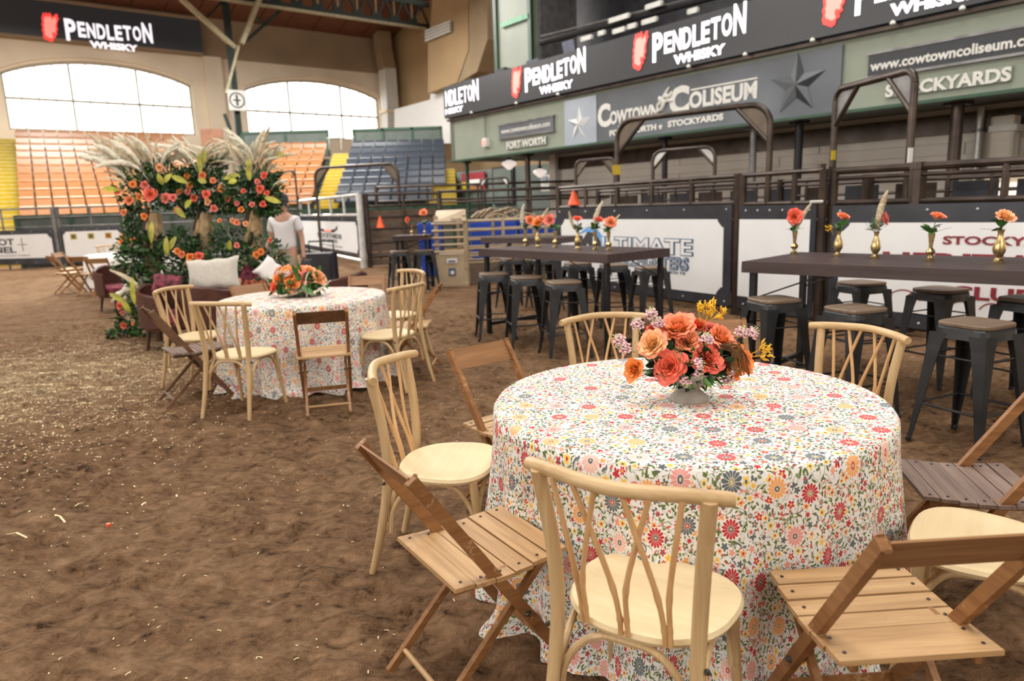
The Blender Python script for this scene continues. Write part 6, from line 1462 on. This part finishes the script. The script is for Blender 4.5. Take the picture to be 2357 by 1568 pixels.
def cushion(name, loc, w, h, d, rot, mt, label, cat='cushion'):
    n = 14; mb = MB(); vs = []; fs = []
    for side in (-1, 1):
        for i in range(n + 1):
            for j in range(n + 1):
                x, y = i / n * 2 - 1, j / n * 2 - 1; k = (1 - x ** 4) * (1 - y ** 4); pinch = 1 - .10 * (1 - abs(x) ** 2) * abs(y) ** 3 ; pinch2 = 1 - .10 * (1 - abs(y) ** 2) * abs(x) ** 3
                vs.append((x * w / 2 * pinch2, side * d / 2 * max(0, k) ** .5, y * h / 2 * pinch + .008 * sin(x * 9)))
    m = (n + 1) ** 2
    for s in (0, 1):
        for i in range(n):
            for j in range(n):
                a = s * m + i * (n + 1) + j; q = (a, a + n + 1, a + n + 2, a + 1); fs.append(q if s == 0 else q[::-1])
    mb.add(vs, fs); o = mb.build(name, mt, None, 'all', label=label, cat=cat); o.location = loc; o.rotation_euler = rot; return o
p = atY(491, 631, 8.50); cushion('lumbar_cushion', p, .66, .40, .17, (R_(-14), R_(-3), 0), M_cream, 'large cream linen cushion propped on the settee')
p = atY(385, 652, 8.15); cushion('plaid_cushion', p, .32, .26, .12, (R_(-50), R_(10), .4), M_plaid, 'red plaid cushion in the left armchair')
p = atY(585, 642, 9.0); cushion('plaid_cushion', p, .38, .30, .12, (R_(-20), R_(25), .2), M_plaid, 'red and grey plaid cushion right of the cream one')
p = atY(624, 626, 8.85); cushion('white_cushion', p, .34, .30, .12, (R_(-20), R_(45), .2), M_white, 'white cushion tipped on its corner behind the far centrepiece')
# far left dining set
T3 = at(288, 700); T3 = Vector((-8.35, 15.6, 0))
tb = thing('round_table', T3, 0, 'round folding table under the farthest white cloth', 'table', 'round tables under floral cloths'); MB().lathe([(.9, .72), (.905, .74), (.9, .75)], (0, 0, 0), 40).build('table_top', M_slat, tb)
for s in (-1, 1): MB().tube([(s * .4, 0, 0), (s * .4, 0, .72)], .02, 8).build('leg', M_gun, tb)
mb = MB(); prof = [(.0001, .765), (.9, .765), (.93, .755), (.95, .70), (.97, .35), (1.0, .02)]; n = 72; vs = []
for i, (r, z) in enumerate(prof):
    for k in range(n): a = 2 * pi * k / n; rr_ = r + (.03 * (i - 2) / 3 * sin(15 * a) if i > 2 else 0); vs.append((rr_ * cos(a), rr_ * sin(a), z))
mb.add(vs, [(i * n + k, i * n + (k + 1) % n, (i + 1) * n + (k + 1) % n, (i + 1) * n + k) for i in range(5) for k in range(n)]); o = mb.build('tablecloth', M_white, None, 'all', label='plain-looking white cloth on the farthest round table at the left', cat='tablecloth'); o.location = T3
for (x, y, d, l, src) in ((-9.9, 15.9, 0, 'folding chair at the far left table, outermost', FC), (-9.25, 14.7, 50, 'folding chair at the far left table, second from left', FC), (-8.5, 14.2, 85, 'folding chair in front of the far left table, nearest the armchair', FC), (-7.7, 13.3, 100, 'folding chair standing alone before the far left table, its seat catching light', FD), (-9.6, 17.0, -40, 'cross-back chair behind the far left table', CF)):
    o = dup(src, (x, y, 0), headed(d), l); o['group'] = 'chairs round the farthest table'
fu = thing('fur_throw', gb(300, 11.3), 0, 'cream shaggy throw hanging over the far left armchair', 'throw')
for k in range(6): link('throw_lock', PL[3 + k % 3], fu, (.05 * k - .1, 0, .80 - .02 * k), (0, R_(150 + 6 * k), 0), 1.2)

# ------------------------------------------------------------------ walking man
def skin_body(name, V_, E_, Rad, mt, parent=None, sub=2, root=0):
    me = bpy.data.meshes.new(name); me.from_pydata([Vector(v) for v in V_], E_, []); o = bpy.data.objects.new(name, me); col.objects.link(o)
    md = o.modifiers.new('skin', 'SKIN'); md.use_smooth_shade = True
    for i, r in enumerate(Rad): d = me.skin_vertices[0].data[i]; d.radius = (r, r) if not isinstance(r, tuple) else r; d.use_root = (i == root)
    s = o.modifiers.new('sub', 'SUBSURF'); s.levels = sub; s.render_levels = sub
    bpy.context.view_layer.update(); m2 = bpy.data.meshes.new_from_object(o.evaluated_get(bpy.context.evaluated_depsgraph_get())); bpy.data.objects.remove(o)
    m2.materials.clear(); m2.materials.append(mt); m2.polygons.foreach_set('use_smooth', [True] * len(m2.polygons)); m2.name = name; return link(name, m2, parent)
mp = gb(662, 11.0); man = thing('person', mp, R_(-8), 'man in white t-shirt, khaki trousers and grey cap walking behind the flower columns', 'person')
# x right (his left hand side is +x), facing the camera (-y)
V_ = [(0, 0, .98), (0, 0, 1.12), (0, .01, 1.30), (0, .02, 1.44), (0, .01, 1.53), (0, -.01, 1.60), (0, -.01, 1.70),
      (.10, 0, .92), (.11, -.10, .52), (.11, -.14, .10), (-.10, 0, .92), (-.12, .10, .52), (-.13, .26, .14),
      (.19, .02, 1.42), (.26, .02, 1.14), (.30, -.06, .90), (-.19, .02, 1.42), (-.27, .06, 1.16), (-.33, -.02, .96),
      (.31, -.08, .82), (-.34, -.05, .88), (.11, -.26, .04), (-.13, .18, .04)]
E_ = [(0, 1), (1, 2), (2, 3), (3, 4), (4, 5), (5, 6), (0, 7), (7, 8), (8, 9), (0, 10), (10, 11), (11, 12), (3, 13), (13, 14), (14, 15), (3, 16), (16, 17), (17, 18), (15, 19), (18, 20), (9, 21), (12, 22)]
Rd = [(.14, .11), (.14, .105), (.165, .12), (.13, .10), .056, .082, .088, .088, .06, .043, .088, .06, .043, .062, .042, .030, .062, .042, .030, .032, .032, .04, .04]
body = skin_body('body', V_, E_, Rd, M_skin, man)
for s, w in ((1, (.31, -.08, .82)), (-1, (-.34, -.05, .88))):
    for k in range(4): f = Vector(w) + Vector(((k - 1.5) * .020, 0, -.01)); mb = MB(); mb.tube(bez([f, f + Vector((0, -.012, -.045)), f + Vector((0, .004, -.078 + .008 * abs(k - 1.4)))], 3), [.010] * 4 + [.0085] * 3, 6); mb.build('finger', M_skin, man, True)
    f = Vector(w) + Vector((-.028 * s, -.01, .01)); mb = MB(); mb.tube([f, f + Vector((-.018 * s, -.02, -.03)), f + Vector((-.012 * s, -.025, -.055))], [.012, .011, .008], 6); mb.build('thumb', M_skin, man, True)
tee = skin_body('t_shirt', [(0, 0, .92), (0, 0, 1.08), (0, .01, 1.30), (0, .02, 1.45), (.19, .02, 1.42), (.25, .02, 1.22), (-.19, .02, 1.42), (-.26, .05, 1.22), (0, .015, 1.50)], [(0, 1), (1, 2), (2, 3), (3, 4), (4, 5), (3, 6), (6, 7), (3, 8)], [(.19, .15), (.17, .135), (.185, .135), (.15, .115), .078, .070, .078, .070, .07], M_tee, man)
tr2 = skin_body('trousers', [(0, 0, 1.00), (0, 0, .94), (.10, 0, .88), (.11, -.10, .52), (.11, -.14, .12), (-.10, 0, .88), (-.12, .10, .52), (-.13, .25, .16)], [(0, 1), (1, 2), (2, 3), (3, 4), (1, 5), (5, 6), (6, 7)], [(.15, .115), (.15, .12), .11, .085, .07, .11, .085, .07], M_khaki, man)
MB().lathe([(.097, 1.70), (.100, 1.74), (.085, 1.80), (.04, 1.83), (.0001, 1.835)], (0, 0, 0), 20).build('cap', M_cap, man, True); MB().box((0, -.13, 1.715), (.15, .12, .012), bev=.004).build('cap_peak', M_cap, man)
MB().ball((0, -.098, 1.635), .016, 8, 5, 1.5).build('nose', M_skin, man, True); MB().box((0, -.09, 1.585), (.045, .012, .010), bev=.004).build('mouth', M_plaid, man)
for s in (-1, 1): MB().ball((s * .032, -.083, 1.665), .011, 8, 5).build('eye', M_ink, man, True); MB().ball((s * .088, .0, 1.65), .022, 8, 5, 1.4).build('ear', M_skin, man, True)
MB().lathe([(.092, 1.62), (.095, 1.68), (.093, 1.72)], (0, .012, 0), 18).build('hair', M_ink, man, True)
for (x, y, z) in ((.11, -.20, .0), (-.13, .22, .02)): MB().box((x, y, z + .05), (.10, .28, .09), bev=.03).build('shoe', M_ink, man)
bu = cushion('cloth_bundle', mp + Vector((.31, -.10, .70)), .17, .26, .12, (0, R_(8), 0), M_cap, 'grey cloth bundle hanging from the walking man\'s hand', 'bundle')
# dark road case behind him
rc = thing('utility_cart', gb(735, 12.6), 0, 'dark utility cart behind the walking man', 'cart'); MB().box((0, 0, .45), (.55, .5, .7), bev=.03).build('cart_body', M_stuffdark, rc); MB().tube([(-.22, .2, .8), (-.22, .2, 1.0), (.22, .2, 1.0), (.22, .2, .8)], .016, 6).build('handle', M_black, rc)
for s in (-1, 1):
    for q in (-1, 1): MB().lathe([(.06, -.02), (.06, .02)], (0, 0, 0), 12); w_ = MB(); w_.tube([(s * .25, q * .2 - .02, .06), (s * .25, q * .2 + .02, .06)], .06, 12); w_.build('wheel', M_black, rc)
# small red cap lying in the dirt
lt = thing('litter_cap', at(250, 1211, .008), 0, 'tiny orange cap lying on the bare dirt at the left', 'litter'); MB().lathe([(.012, 0), (.012, .012), (.009, .014), (.0001, .014)], (0, 0, 0), 12).build('cap_body', M_cone, lt)
